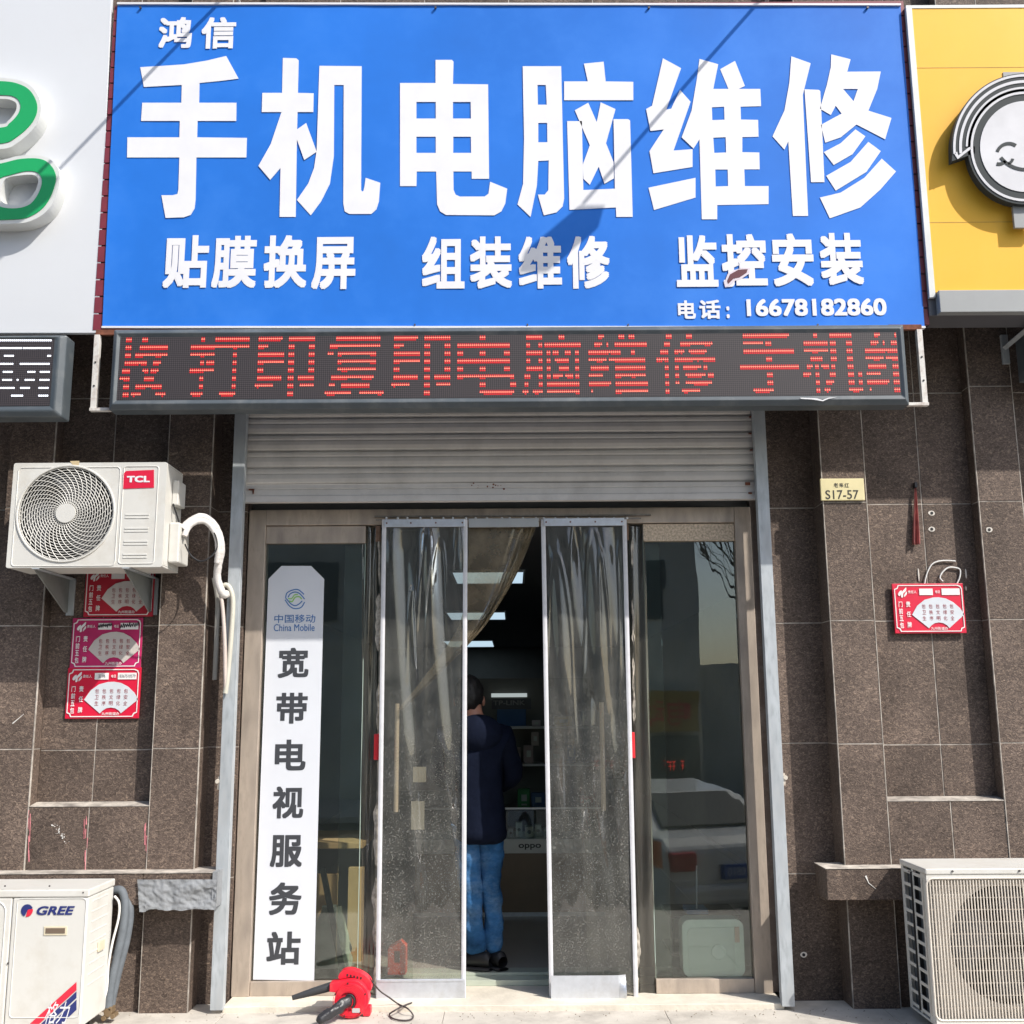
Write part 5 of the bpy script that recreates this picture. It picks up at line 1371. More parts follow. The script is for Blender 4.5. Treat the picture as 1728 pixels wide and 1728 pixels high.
# volute outline running out into the nozzle socket at upper left
out = vol + [(hx - .02, hz + .094), (hx - .06, hz + .088), (hx - .112, hz + .078), (hx - .112, hz + .038), (hx - .08, hz + .034), (hx - .073, hz + .005), (hx - .075, hz - .03), (hx - .068, hz - .062)]
t = MB(); t.prism(out, by - .045, by + .035)
body = t.build("fan_housing", M_BRED, bl, bevel=.012)
t = MB(); t.prism([(hx + rH * .86 * math.cos(R(a)), hz + rH * .86 * math.sin(R(a))) for a in range(0, 360, 10)], by - .056, by - .0455, [[(hx + .045 * math.cos(R(a)) - .012, hz + .045 * math.sin(R(a)) - .008) for a in range(0, 360, 12)]])
for k in range(5):
    rr = .05 + k * .008
    t.tube([(hx - .008 + rr * math.cos(R(a)), by - .057, hz - .005 + rr * math.sin(R(a))) for a in range(0, 361, 12)], .0016, 4, cap=False)
t.build("intake_cover", M_BRED, bl, bevel=.004)
t = MB(); t.prism(closed_curve([(hx - .070, hz + .092), (hx - .062, hz + .125), (hx - .02, hz + .137), (hx + .03, hz + .125), (hx + .075, hz + .10), (hx + .098, hz + .07), (hx + .098, hz + .03), (hx + .06, hz + .07), (hx, hz + .100)], 5), by + .0, by + .07); t.build("motor_handle", M_BRED, bl, bevel=.008)
t = MB(); t.prism(rrect(hx + .060, hx + .100, hz - .095, hz - .05, .008), by + .0, by + .06); t.build("stand_foot", M_BRED, bl, bevel=.004)
t = MB()
for k in range(5): t.box(hx - .03 + k * .018, hx - .021 + k * .018, by - .0015, by + .004, hz + .104 - k * .004, hz + .116 - k * .004)
for an in (20, 100, 160, 250, 310): t.cyl((hx + .083 * math.cos(R(an)), by - .060, hz + .083 * math.sin(R(an))), (hx + .083 * math.cos(R(an)), by - .050, hz + .083 * math.sin(R(an))), .0042, 8)
t.build("vent_and_screw", M_DARKPL, bl)
t = MB(); t.prism(rrect(hx + .012, hx + .052, hz - .062, hz - .040, .003, 2), by - .0600, by - .0585); t.build("rating_label", mat("silver_label", (.45, .45, .44), .4), bl)
a = Vector((hx - .105, by - .005, hz + .057)); b = P(493, 1684, by - .04)
t = MB(); t.tube([a, a.lerp(b, .06), a.lerp(b, .5), b], [.0225, .0235, .020, .0125], 16); t.build("nozzle", mat("dark_grey_nozzle", (.035, .036, .038), .45), bl, smooth=True)
# crumpled black dust bag
bg_pts = [(588, 1688, -.06), (582, 1692, -.085), (572, 1700, -.11), (560, 1709, -.14), (548, 1716, -.16), (534, 1723, -.18)]
t = MB()
pth_ = smooth_path([P(x, y, by + d) for x, y, d in bg_pts], 6)
m_ = len(pth_)
def bagw(u, v):
    i = min(int(v * (m_ - 1)), m_ - 1); p = pth_[i]; tn = (pth_[min(i + 1, m_ - 1)] - pth_[max(i - 1, 0)]).normalized()
    a_ = tn.cross(Vector((0, -1, 0))).normalized(); b_ = a_.cross(tn).normalized(); an = 2 * math.pi * u
    rr = (.030 - .004 * v) * (1 + .30 * noise.noise(Vector((math.cos(an) * 1.3, math.sin(an) * 1.3, v * 6)))) * min(1, 9 * (1 - v) + .25)
    return p + a_ * rr * 1.0 * math.cos(an) + b_ * rr * .75 * math.sin(an)
t.grid(bagw, 22, m_ - 1); t.build("dust_bag", mat("black_bag", (.022, .022, .025), .38, bump=.5, bscale=30), bl, smooth=True)
t = MB(); pc = P(590, 1690, by - .062)
t.tube([(pc.x + .026 * math.cos(R(a)), by - .068, pc.z + .034 * math.sin(R(a))) for a in range(-60, 230, 15)], .006, 8); t.build("bag_collar", M_DARKPL, bl, smooth=True)
def onfloor(px, py):
    q = G(px, py, .006)
    return tuple(q) if q.y < -.008 else tuple(G(px, py, .036))
cab = [(hx + .09, by + .03, hz + .085), tuple(P(640, 1671, by + .06)), tuple(P(655, 1682, by + .07))] + [onfloor(x, y) for x, y in ((672, 1694), (688, 1702), (697, 1713), (694, 1720), (680, 1722), (664, 1719), (657, 1712), (668, 1704), (682, 1697), (695, 1692))]
t = MB(); t.tube(smooth_path(cab, 8), .0042, 7); t.build("power_cable", mat("dark_cable", (.045, .035, .035), .5), bl, smooth=True)

# ------------------------------------------------------------------ inside the shop
# person at the counter, seen from behind
M_NAVY = mat("navy_jacket_cloth", (0.007, 0.010, 0.022), .9, var=.2, vscale=14, bump=.25, bscale=30, spec=0.08)
M_JEAN = mat("blue_denim", (0.030, 0.105, 0.24), .9, var=.5, vscale=5, bump=1.0, bscale=9, dirt=(.20, .32, .46), dscale=4, damt=.6, spec=.1, stretch=(1, 1, 1.8))
M_SKIN = mat("skin", (.50, .24, .16), .5, var=.05)
M_HAIR = mat("black_hair", (.010, .009, .009), .6, bump=.5, bscale=80)
py_ = 0.60
fx = X(806, py_, 1400)
pr = thing("person", "person in a navy hooded jacket and blue jeans standing inside the doorway, back turned", "person", (fx, py_, FZ))
def skin(name, pts, edges, mt, parent, sub=2, root=0):
    me = bpy.data.meshes.new(name); org = ORG[parent.name]
    me.from_pydata([tuple(Vector(p[:3]) - org) for p in pts], edges, [])
    o = bpy.data.objects.new(name, me); COL.objects.link(o); o.parent = parent; ORG[o.name] = org.copy()
    s_ = o.modifiers.new("Skin", 'SKIN'); s_.use_smooth_shade = True
    for i, p in enumerate(pts):
        sv = me.skin_vertices[0].data[i]
        sv.radius = (p[3], p[4] if len(p) > 4 else p[3]); sv.use_root = (i == root)
    b_ = o.modifiers.new("Subdivision", 'SUBSURF'); b_.levels = sub; b_.render_levels = sub
    me.materials.append(mt); return o
H = lambda x, y, z: (fx + x, py_ + y, FZ + z)
# continuous body: pelvis, spine, neck, head, arms, legs
bp = [(*H(0, 0, .90), .10, .08), (*H(-.01, -.01, 1.12), .11, .085), (*H(-.02, 0, 1.34), .12, .085), (*H(-.03, .03, 1.46), .055), (*H(-.05, .06, 1.55), .080, .095), (*H(-.06, .07, 1.64), .078, .095),
      (*H(.13, .0, 1.34), .05), (*H(.20, .07, 1.10), .042), (*H(.10, .30, 1.04), .036), (*H(.06, .38, 1.05), .025, .04),
      (*H(-.16, .02, 1.34), .05), (*H(-.235, .10, 1.10), .042), (*H(-.14, .30, 1.04), .036), (*H(-.10, .38, 1.05), .025, .04),
      (*H(.08, 0, .80), .068), (*H(.082, .01, .48), .045), (*H(.10, .0, .09), .034), (*H(.05, .07, .03), .030, .024),
      (*H(-.07, .0, .80), .068), (*H(-.045, -.02, .48), .045), (*H(-.005, -.02, .09), .034), (*H(-.08, .02, .03), .030, .024)]
ed = [(0, 1), (1, 2), (2, 3), (3, 4), (4, 5), (2, 6), (6, 7), (7, 8), (8, 9), (2, 10), (10, 11), (11, 12), (12, 13), (0, 14), (14, 15), (15, 16), (16, 17), (0, 18), (18, 19), (19, 20), (20, 21)]
skin("body", bp, ed, M_SKIN, pr)
# jacket
jk = [(*H(.01, 0, .70), .200, .165), (*H(.01, 0, .80), .185, .15), (*H(.005, -.005, .98), .170, .135), (*H(-.01, -.01, 1.16), .175, .13), (*H(-.02, 0, 1.33), .155, .12), (*H(-.025, .01, 1.44), .095, .085),
      (*H(.165, .01, 1.35), .082), (*H(.225, .07, 1.10), .068), (*H(.13, .26, 1.03), .050),
      (*H(-.205, .02, 1.35), .082), (*H(-.25, .11, 1.10), .066), (*H(-.15, .28, 1.03), .050)]
jo = skin("jacket", jk, [(0, 1), (1, 2), (2, 3), (3, 4), (4, 5), (4, 6), (6, 7), (7, 8), (4, 9), (9, 10), (10, 11)], M_NAVY, pr, 3)
t = MB(); t.ball(H(.005, -.085, 1.37), .150, .085, .115, 22, 14); t.build("hood", M_NAVY, jo, smooth=True)
t = MB(); c = H(.075, -.135, 1.36); t.box(c[0] - .025, c[0] + .02, c[1] - .01, c[1], c[2] - .006, c[2] + .006); t.build("shoulder_mark", mat("reflective_tab", (.6, .6, .6), .4), jo)
# fingers
for sx_ in (1, -1):
    base = H(.06 if sx_ > 0 else -.10, .38, 1.05)
    for k in range(4):
        skin("finger", [(base[0] + (k - 1.5) * .019, base[1] + .02, base[2], .010), (base[0] + (k - 1.5) * .021, base[1] + .075, base[2] + .004, .009), (base[0] + (k - 1.5) * .021, base[1] + .105 - abs(k - 1.5) * .006, base[2] - .02, .008)], [(0, 1), (1, 2)], M_SKIN, pr, 1)
    skin("thumb", [(base[0] - sx_ * .02, base[1] - .0, base[2], .011), (base[0] - sx_ * .05, base[1] + .03, base[2] + .005, .010), (base[0] - sx_ * .06, base[1] + .06, base[2] - .002, .008)], [(0, 1), (1, 2)], M_SKIN, pr, 1)
# head details
t = MB(); t.ball(H(-.055, .040, 1.605), .090, .105, .122, 40, 28)
for q_ in t.v:
    n_ = noise.noise(q_ * 22) * .012 + noise.noise(q_ * 60) * .005
    q_ += (q_ - H_c).normalized() * n_ if False else (q_ - Vector(H(-.055, .040, 1.605))).normalized() * n_
t.build("hair", M_HAIR, pr, smooth=True)
for sx_ in (1, -1):
    t = MB(); t.ball(H(-.055 + sx_ * .088, .075, 1.565), .012, .022, .032, 10, 8); t.build("ear", M_SKIN, pr, smooth=True)
t = MB(); t.ball(H(-.06, .165, 1.575), .014, .02, .022, 8, 6); t.build("nose", M_SKIN, pr, smooth=True)
# trousers
tr = [(*H(0, 0, .88), .120, .095), (*H(.080, 0, .80), .088, .095), (*H(.082, .01, .50), .062, .068), (*H(.095, 0, .22), .052, .060), (*H(.10, -.005, .08), .054, .062),
      (*H(-.070, 0, .80), .092, .098), (*H(-.045, -.02, .50), .066, .074), (*H(-.015, -.03, .22), .055, .062), (*H(-.005, -.03, .08), .057, .066)]
to = skin("trousers", tr, [(0, 1), (1, 2), (2, 3), (3, 4), (0, 5), (5, 6), (6, 7), (7, 8)], M_JEAN, pr, 4)
for o_, sz_, st_ in ((to, .085, .030), (jo, .13, .034)):
    tx_ = bpy.data.textures.new("cloth_wrinkle", 'CLOUDS'); tx_.noise_scale = sz_; tx_.noise_depth = 2; tx_.noise_type = 'SOFT_NOISE'
    dm = o_.modifiers.new("Displace", 'DISPLACE'); dm.texture = tx_; dm.strength = st_; dm.mid_level = .5
M_SHOE = mat("black_trainer", (.012, .012, .014), .55)
for (a_, b_, hd) in ((.10, .0, R(125)), (-.005, -.03, R(158))):      # ankle and heading of each foot
    ch_, sh0 = math.cos(hd), math.sin(hd)
    def foot(lx, ly, z): return H(a_ + lx * ch_ - ly * sh0, b_ + lx * sh0 + ly * ch_, z)
    prof_w = lambda v: .046 * (math.sin(math.pi * min(1, .16 + v * .86)) ** .45)
    def sh_(u, v):
        h_ = .105 if v < .30 else (.105 - .055 * (v - .30) / .7)
        an = 2 * math.pi * u
        return foot(-.09 + .28 * v, prof_w(v) * math.cos(an), max(.012, .022 + (h_ - .02) * (.5 + .5 * math.sin(an)) * (1 if v > .02 else .7)))
    t = MB(); t.grid(sh_, 18, 16); so = t.build("shoe", M_SHOE, pr, smooth=True, weld=True)
    t = MB(); t.grid(lambda u, v: foot(-.095 + .295 * v, (prof_w(v) + .004) * math.cos(2 * math.pi * u), .011 + .009 * math.sin(2 * math.pi * u)), 16, 14)
    t.build("sole", mat("grey_sole", (.05, .05, .05), .6), so, smooth=True)

# glass display counter with white name strip
Yc = 2.2
ct = thing("display_counter", "brown display counter with a white name strip and lit glass top, behind the person", "counter", (X(860, Yc, 1540), Yc, FZ))
cx0, cx1 = X(700, Yc, 1480), X(1020, Yc, 1480)
zc1 = Z(1440, Yc); zc2 = Z(1416, Yc); zc3 = Z(1368, Yc)
t = MB(); t.box(cx0, cx1, Yc, Yc + .5, FZ + .03, zc1); t.build("cabinet", mat("brown_laminate", (.20, .145, .10), .5), ct, bevel=.003)
t = MB(); t.box(cx0, cx1, Yc + .01, Yc + .5, FZ, FZ + .029); t.build("plinth", M_ALU, ct)
t = MB(); t.box(cx0 - .005, cx1 + .005, Yc - .012, Yc + .5, zc1 + .001, zc2); t.build("name_strip", mat("strip_white", (.58, .58, .55), .4), ct)
t = MB(); text_px(t, "oppo", 875, 1424, 913, 1434, Yc - .014, off=.02); t.build("lettering", M_DARKPL, ct)
t = MB(); t.box(cx0, cx1, Yc + .0, Yc + .006, zc2 + .001, zc3); t.box(cx0, cx1, Yc + .0, Yc + .5, zc3 + .001, zc3 + .008); t.build("glass_case", glass("case_glass", (.85, .9, .88), refl=.08, dust=.03), ct)
t = MB(); t.box(cx0, cx1, Yc - .004, Yc + .012, zc3 + .009, zc3 + .022); t.build("edge_rail", M_ALU, ct)
random.seed(11)
cols = [((.62, .62, .60), "white"), ((.40, .42, .44), "grey"), ((.05, .06, .08), "black"), ((.55, .5, .4), "cream")]
for k, (px, w_, h_, ci) in enumerate(((862, 9, 15, 1), (876, 12, 26, 0), (893, 15, 18, 3), (908, 12, 22, 0), (846, 12, 10, 2), (922, 10, 16, 1))):
    a = X(px, Yc + .15, 1400); s_ = .0042
    ih = h_ * s_
    nm = ["slim", "tall", "squat", "square", "low", "narrow"][k]
    bx = thing("phone_box", f"{nm} {cols[ci][1]} phone box inside the glass counter, " + ["near the person", "second from the person", "in the middle", "second from the curtain", "right behind the person", "beside the curtain edge"][k], "phone box", (a, Yc + .15, zc2), "phone boxes in the counter")
    t = MB(); t.box(a - w_ * s_ / 2, a + w_ * s_ / 2, Yc + .12, Yc + .18, zc2 + .001, zc2 + ih); t.build("carton", mat("carton_" + cols[ci][1], cols[ci][0], .5), bx, bevel=.002)
    t = MB(); t.prism([(a + w_ * s_ * .25 * math.cos(q), zc2 + ih * .5 + w_ * s_ * .25 * math.sin(q)) for q in [i * .524 for i in range(12)]], Yc + .118, Yc + .1195); t.build("print", mat("carton_print", (.16, .14, .15), .5), bx)
# shelf rack with router boxes and a lit tube
Yk = 3.0
rk = thing("shelf_rack", "wall rack with white edged shelves and a name board, deep in the shop", "shelf", (X(870, Yk, 1400), Yk, FZ))
kx0, kx1 = X(780, Yk, 1300), X(1010, Yk, 1300)
t = MB(); t.box(kx0, kx1, Yk + .32, Yk + .34, FZ, Z(1143, Yk)); t.build("back_board", mat("rack_back", (.11, .11, .10), .7), rk)
for py in (1228, 1291):
    z_ = Z(py, Yk); t = MB(); t.box(kx0, kx1, Yk, Yk + .319, z_ - .01, z_ + .008); t.build("shelf_board", mat("shelf_white", (.42, .44, .44), .4), rk)
z_ = Z(1366, Yk); t = MB(); t.box(kx0, kx1, Yk, Yk + .319, z_ - .01, z_ + .008); t.build("shelf_board", _M["shelf_white"], rk)
t = MB(); a = P(829, 1197, Yk); b = P(897, 1178, Yk); t.box(a.x, b.x, Yk + .28, Yk + .3, a.z, b.z); nb = t.build("name_board", mat("dark_board", (.045, .05, .06), .5), rk)
t = MB(); text_px(t, "TP-LINK", 832, 1182, 886, 1190, Yk + .278, off=.02); t.build("lettering", mat("grey_letter", (.19, .19, .19), .5), nb)
t = MB(); a = P(828, 1176, Yk); b = P(890, 1169, Yk); t.box(a.x, b.x, Yk + .27, Yk + .3, a.z, b.z); t.build("tube_light", emit("dim_tube", (.62, .70, .70), .45), rk)
t = MB(); a = P(838, 1226, Yk); b = P(888, 1192, Yk); t.box(a.x, b.x, Yk + .29, Yk + .30, a.z, b.z); t.build("poster", mat("blue_poster", (.01, .07, .20), .5), rk)
items = [(872, 1291, 13, 26, (.20, .17, .15), "brown box with a ring print on the middle shelf, near the person"), (892, 1291, 16, 30, (.20, .16, .16), "brown box with a red corner on the middle shelf, near the curtain edge"),
         (905, 1228, 14, 10, (.33, .30, .32), "pale flat box on the top shelf beside the curtain edge"), (884, 1366, 20, 30, (.01, .17, .04), "green box with a pale window on the lower shelf"),
         (908, 1366, 22, 24, (.015, .06, .16), "blue box with a pale window on the lower shelf"), (903, 1260, 12, 22, (.24, .22, .2), "plain grey box hanging above the middle shelf")]
items += [(938, 1291, 22, 22, (.30, .26, .2), "cream box on the middle shelf, left one seen through the right curtain panel"), (964, 1291, 14, 30, (.05, .10, .22), "dark blue upright box on the middle shelf seen through the right curtain panel"),
          (990, 1366, 22, 18, (.30, .05, .04), "red flat box on the lower shelf seen through the right curtain panel"), (945, 1366, 16, 26, (.34, .34, .33), "pale upright box on the lower shelf seen through the right curtain panel"),
          (950, 1228, 30, 16, (.36, .30, .10), "yellow brown carton on the top shelf seen through the right curtain panel"), (988, 1228, 18, 24, (.30, .30, .32), "grey carton on the top shelf seen through the right curtain panel")]
for (px, py, w_, h_, c_, lb) in items:
    zb_ = Z(py, Yk) + .0085; s_ = 9.12 / 1800
    if py == 1260: zb_ = Z(1228, Yk) - .15
    a = X(px, Yk + .08, py)
    bx = thing("router_box", lb, "router box", (a, Yk + .1, zb_), "router boxes on the rack")
    t = MB(); t.box(a - w_ * s_ / 2, a + w_ * s_ / 2, Yk + .05, Yk + .12, zb_, zb_ + h_ * s_); t.build("carton", mat("router_carton_%d_%d" % (px, py), c_, .5), bx, bevel=.002)
    t = MB(); t.box(a - w_ * s_ * .2, a + w_ * s_ * .25, Yk + .047, Yk + .0495, zb_ + h_ * s_ * .35, zb_ + h_ * s_ * .7); t.build("print", mat("pale_print", (.32, .36, .33), .5), bx)
# wooden desk and pale things behind the left pane
wd = thing("wooden_desk", "pale wooden desk behind the left glass pane", "desk", (X(570, .9, 1600), 1.2, FZ))
M_WOOD = mat("pale_wood", (.46, .31, .16), .55, var=.15, vscale=4, stretch=(1, 1, .15))
t = MB(); a = P(500, 1427, .8); b = P(612, 1422, .8); t.box(a.x - .25, b.x, .8, 1.5, a.z - .02, a.z + .015); t.build("top", M_WOOD, wd, bevel=.003)
t = MB(); a = P(520, 1475, .85); b = P(568, 1585, .85); t.box(a.x - .2, b.x, .85, .87, b.z, a.z); t.build("front_panel", M_WOOD, wd)
t = MB(); a = P(588, 1470, .8); b = P(610, 1650, .8); t.box(a.x, b.x, .8, .85, FZ, a.z + .02); t.build("leg", M_WOOD, wd)
t = MB(); a = P(470, 1470, .8); t.box(a.x - .15, a.x - .08, .8, .85, FZ, Z(1427, .8) - .02); t.build("leg", M_WOOD, wd)
t = MB(); a = P(533, 1470, .6); b = P(570, 1655, .5)
t.hexa((a.x, .72, a.z), (a.x + .035, .72, a.z), (b.x + .035, .55, FZ), (b.x, .55, FZ), (0, .02, 0))
tagit(t.build("leaning_board", mat("dark_green_board", (.05, .06, .055), .5), loc=(b.x, .6, FZ)), "dark narrow board leaning behind the left pane", "board")
t = MB()
def bagf(u, v):
    a = X(552, .60, 1620); r_ = (.13 - .07 * v ** 1.5) * (1 + .18 * noise.noise(Vector((u * 6, v * 5, 2)))); an = 2 * math.pi * u
    return (a + r_ * math.cos(an), .72 + r_ * .7 * math.sin(an), FZ + .34 * v)
t.grid(bagf, 40, 24); tagit(t.build("plastic_bag", mat("white_green_bag", (.52, .56, .47), .4, var=.15, bump=.5, bscale=14), loc=(X(552, .6, 1620), .72, FZ), smooth=True, weld=True), "crumpled whitish plastic bag on the floor behind the left pane", "bag")
# orange red stand seen through the left curtain panel
rb = thing("red_tool_case", "orange-red case with a window seen through the foot of the left curtain panel", "case", (X(667, .5, 1640), .52, FZ))
t = MB(); a = P(655, 1645, .5); b = P(686, 1596, .5)
t.prism([(a.x, FZ), (b.x, FZ), (b.x, b.z), ((a.x + b.x) / 2 + .02, b.z + .03), (a.x, b.z - .01)], .46, .56, [[(a.x + .035, FZ + .06), (b.x - .035, FZ + .06), (b.x - .035, FZ + .13), (a.x + .035, FZ + .13)]]); t.build("shell", mat("orange_red", (.72, .09, .05), .5), rb, bevel=.004)
t = MB(); t.box(a.x + .03, b.x - .03, .50, .52, FZ + .055, FZ + .135); t.build("window", mat("grey_window", (.25, .22, .2), .5), rb)
# perforated white heater behind the right pane
Yh = .27
ht = thing("fan_heater", "square white heater with a perforated grille and rounded corners behind the right pane", "heater", (X(1205, Yh, 1645), Yh, FZ))
hx0, hx1, hz0, hz1 = X(1152, Yh, 1600), X(1256, Yh, 1600), FZ + .0, Z(1554, Yh)
t = MB(); t.prism(rrect(hx0, hx1, hz0 + .02, hz1, .045, 8), Yh, Yh + .14); t.build("shell", mat("mint_white_plastic", (.80, .88, .82), .4), ht, bevel=.012)
def perforated():
    m = bpy.data.materials.new("perforated_grille"); m.use_nodes = True
    t_ = m.node_tree; b_ = t_.nodes["Principled BSDF"]; b_.inputs['Roughness'].default_value = .5
    tc = t_.nodes.new("ShaderNodeTexCoord"); v_ = t_.nodes.new("ShaderNodeTexVoronoi"); v_.inputs['Scale'].default_value = 95; v_.inputs['Randomness'].default_value = 0
    r_ = t_.nodes.new("ShaderNodeValToRGB"); r_.color_ramp.elements[0].position = .28; r_.color_ramp.elements[1].position = .42
    r_.color_ramp.elements[0].color = (.30, .34, .31, 1); r_.color_ramp.elements[1].color = (.74, .80, .75, 1)
    t_.links.new(tc.outputs['Object'], v_.inputs['Vector']); t_.links.new(v_.outputs['Distance'], r_.inputs[0]); t_.links.new(r_.outputs[0], b_.inputs['Base Color']); return m
t = MB(); t.prism(rrect(hx0 + .03, hx1 - .055, hz0 + .03, hz1 - .045, .03, 6), Yh - .004, Yh - .001); t.build("grille", perforated(), ht)
c = P(1212, 1606, Yh); t = MB(); t.prism([(c.x + .042 * math.cos(R(22.5 + 45 * k)), c.z + .042 * math.sin(R(22.5 + 45 * k))) for k in range(8)], Yh - .010, Yh - .005); t.build("knob", mat("pale_knob", (.82, .88, .84), .4), ht, bevel=.003)
t = MB(); a = P(1239, 1564, Yh); b = P(1248, 1590, Yh); t.box(a.x, b.x, Yh - .006, Yh - .004, b.z, a.z); t.build("label_sticker", mat("peach_sticker", (.72, .50, .40), .5), ht)
t = MB(); t.box(hx0 + .03, hx0 + .08, Yh + .02, Yh + .12, FZ, FZ + .019); t.box(hx1 - .08, hx1 - .03, Yh + .02, Yh + .12, FZ, FZ + .019); t.build("foot", M_DARKPL, ht)
# dark trolley with a blue tray beside it
tl = thing("tool_trolley", "dark trolley with a blue tray and a thin upright rod behind the right pane", "trolley", (X(1165, .8, 1600), .85, FZ))
t = MB(); a = P(1130, 1545, .8); b = P(1250, 1535, .8); t.box(a.x, b.x, .8, 1.2, a.z - .02, a.z); t.box(a.x, b.x, .8, 1.2, FZ + .02, FZ + .04); t.box(a.x, a.x + .02, .8, .82, FZ + .041, a.z - .021); t.box(b.x - .02, b.x, .8, .82, FZ + .041, a.z - .021); t.build("body", M_DARKPL, tl, bevel=.003)
t = MB(); a2 = P(1160, 1530, .8); b2 = P(1196, 1523, .8); t.box(a2.x, b2.x, .82, 1.0, a.z + .001, a.z + .03); t.build("tray", mat("bright_blue_plastic", (.02, .18, .45), .4), tl, bevel=.004)
t = MB(); c = P(1175, 1462, .8); t.cyl((c.x, .84, a.z + .031), (c.x + .01, .84, c.z), .006, 8); t.build("rod", M_ALU, tl)
# ------------------------------------------------------------------ the street behind the camera (what the glass mirrors)
ob = thing("opposite_building", "grey building across the street, mirrored in the glass", "building", (-6, -21, -.8))
t = MB(); t.box(-26, 4.7, -30, -20.5, -.8, 13); t.build("wall", mat("grey_render", (.46, .46, .41), .8, var=.2, vscale=1), ob)
for j in range(3):
    for i in range(7):
        xw = -23 + i * 4.1; zw = 3.8 + j * 3.1
        t = MB(); t.box(xw, xw + 2.2, -20.55, -20.45, zw, zw + 1.5); wv_ = t.build("window", mat("far_window", (.05, .07, .08), .2), ob)
lowb = thing("low_shop_row", "low shop row across the street, mirrored in the right pane", "building", (9, -24, -.8))
t = MB(); t.box(4.75, 30, -30, -21.5, -.8, 2.7); t.build("wall", _M["grey_render"], lowb)
t = MB(); t.box(2.9, 4.6, -20.4, -20.2, 1.0, 2.0); t.build("yellow_fascia", mat("far_yellow", (.30, .21, .05), .5), ob)
t = MB(); t.box(-2.0, 1.6, -20.4, -20.2, 1.1, 2.2); t.build("pale_fascia", mat("far_pale", (.30, .38, .36), .5), ob)
t = MB(); text_rect(t, "电动", 3.1, 4.2, 1.15, 1.8, -20.19) ; t.v = [Vector((7.4 - v.x, v.y, v.z)) for v in t.v]; t.build("fascia_lettering", mat("far_red", (.5, .03, .03), .5), ob)
t = MB(); t.box(-1.0, 4.6, -20.45, -20.42, -.7, .9); t.build("shop_window", _M["far_window"], ob)

# bare street tree
random.seed(5)
tree = thing("bare_tree", "leafless street tree mirrored in the upper right pane", "tree", (4.9, -13.2, -.8))
t = MB(); br_ = MB()
def limb(mb, p, d, L_, r_, depth):
    q = [p]; cur = p.copy(); dd = d.copy()
    for k in range(5):
        dd = (dd + Vector((random.uniform(-.16, .16), random.uniform(-.16, .16), random.uniform(-.05, .13)))).normalized()
        cur = cur + dd * L_ / 5; q.append(cur.copy())
    mb.tube(q, [r_ * (1 - .5 * i / 5) for i in range(6)], 6 if depth < 2 else 4)
    if depth >= 6: return
    for k in range((4 if depth < 2 else 3) if depth < 4 else 2):
        i = random.choice((3, 4, 5)); nd = (dd + Vector((random.uniform(-.9, .9), random.uniform(-.9, .9), random.uniform(-.1, .6)))).normalized()
        limb(br_, q[i], nd, L_ * random.uniform(.60, .80), r_ * (.42 if depth < 2 else .55), depth + 1)
limb(t, Vector((4.9, -13.2, -.8)), Vector((0, 0, 1)), 3.4, .12, 0)
t.build("trunk", mat("grey_bark", (.10, .085, .07), .9, bump=.5), tree)
br_.build("branches", _M["grey_bark"], tree)

# taxi parked beside the photographer
tx = thing("parked_taxi", "white and orange sedan parked at the kerb, mirrored in the right pane", "car", (0, 0, 0))
ORG[tx.name] = Vector((0, 0, 0))
M_CARW = mat("car_white", (.62, .62, .60), .25, coat=.5); M_CARO = mat("car_orange", (.70, .16, .03), .25, coat=.5); M_CARG = mat("car_window", (.02, .03, .03), .05)
L_, W_ = 4.45, 1.72
prof_ = [(-2.2, .35), (-2.22, .75), (-2.15, .98), (-1.75, 1.05), (-1.15, 1.40), (-.3, 1.47), (.35, 1.43), (1.05, 1.00), (1.9, .86), (2.2, .68), (2.22, .35)]
def car_sec(mb, pr_, yy): pass
t = MB(); low = [(-2.2, .30), (-2.23, .60), (-2.20, .90), (-2.08, 1.00), (-1.70, 1.04), (1.0, .97), (1.75, .88), (2.15, .74), (2.22, .50), (2.2, .30)]
t.prism(low, -W_ / 2, W_ / 2); t.build("body", M_CARW, tx, bevel=.06)
t = MB(); cab_ = [(-1.72, 1.03), (-1.12, 1.38), (-.3, 1.46), (.35, 1.42), (1.02, .98)]
n_ = len(cab_)
t.add([(a, -W_ / 2 + (.06 if b < 1.1 else .22), b) for a, b in cab_] + [(a, W_ / 2 - (.06 if b < 1.1 else .22), b) for a, b in cab_], [tuple(range(n_)), tuple(range(2 * n_ - 1, n_ - 1, -1))] + [(i, i + 1, i + 1 + n_, i + n_) for i in range(n_ - 1)] + [(n_ - 1, 0, n_, 2 * n_ - 1)])
t.build("cabin", M_CARW, tx, bevel=.03)
for s_ in (-1, 1):
    for (qa) in ([(-1.35, 1.08), (-1.0, 1.33), (-.42, 1.38), (-.42, 1.06)], [(-.32, 1.06), (-.32, 1.39), (.30, 1.36), (.80, 1.02)]):
        t = MB(); t.add([(a, s_ * (W_ / 2 - .06 - (b - 1.03) * .45 + .006), b) for a, b in qa], [(0, 1, 2, 3)]); t.build("window", M_CARG, tx, solid=.004)
    t = MB(); t.prism([(-2.15, .72), (-2.1, .97), (-1.45, 1.02), (-1.1, .75)], s_ * W_ / 2, s_ * (W_ / 2 + .004)); t.build("orange_panel", M_CARO, tx)
t = MB(); t.add([(-1.70, -.62, 1.06), (-1.70, .62, 1.06), (-1.19, .50, 1.36), (-1.19, -.50, 1.36)], [(0, 1, 2, 3)]); t.v = [v + Vector((-.02, 0, .015)) for v in t.v]; t.build("rear_window", M_CARG, tx, solid=.004)
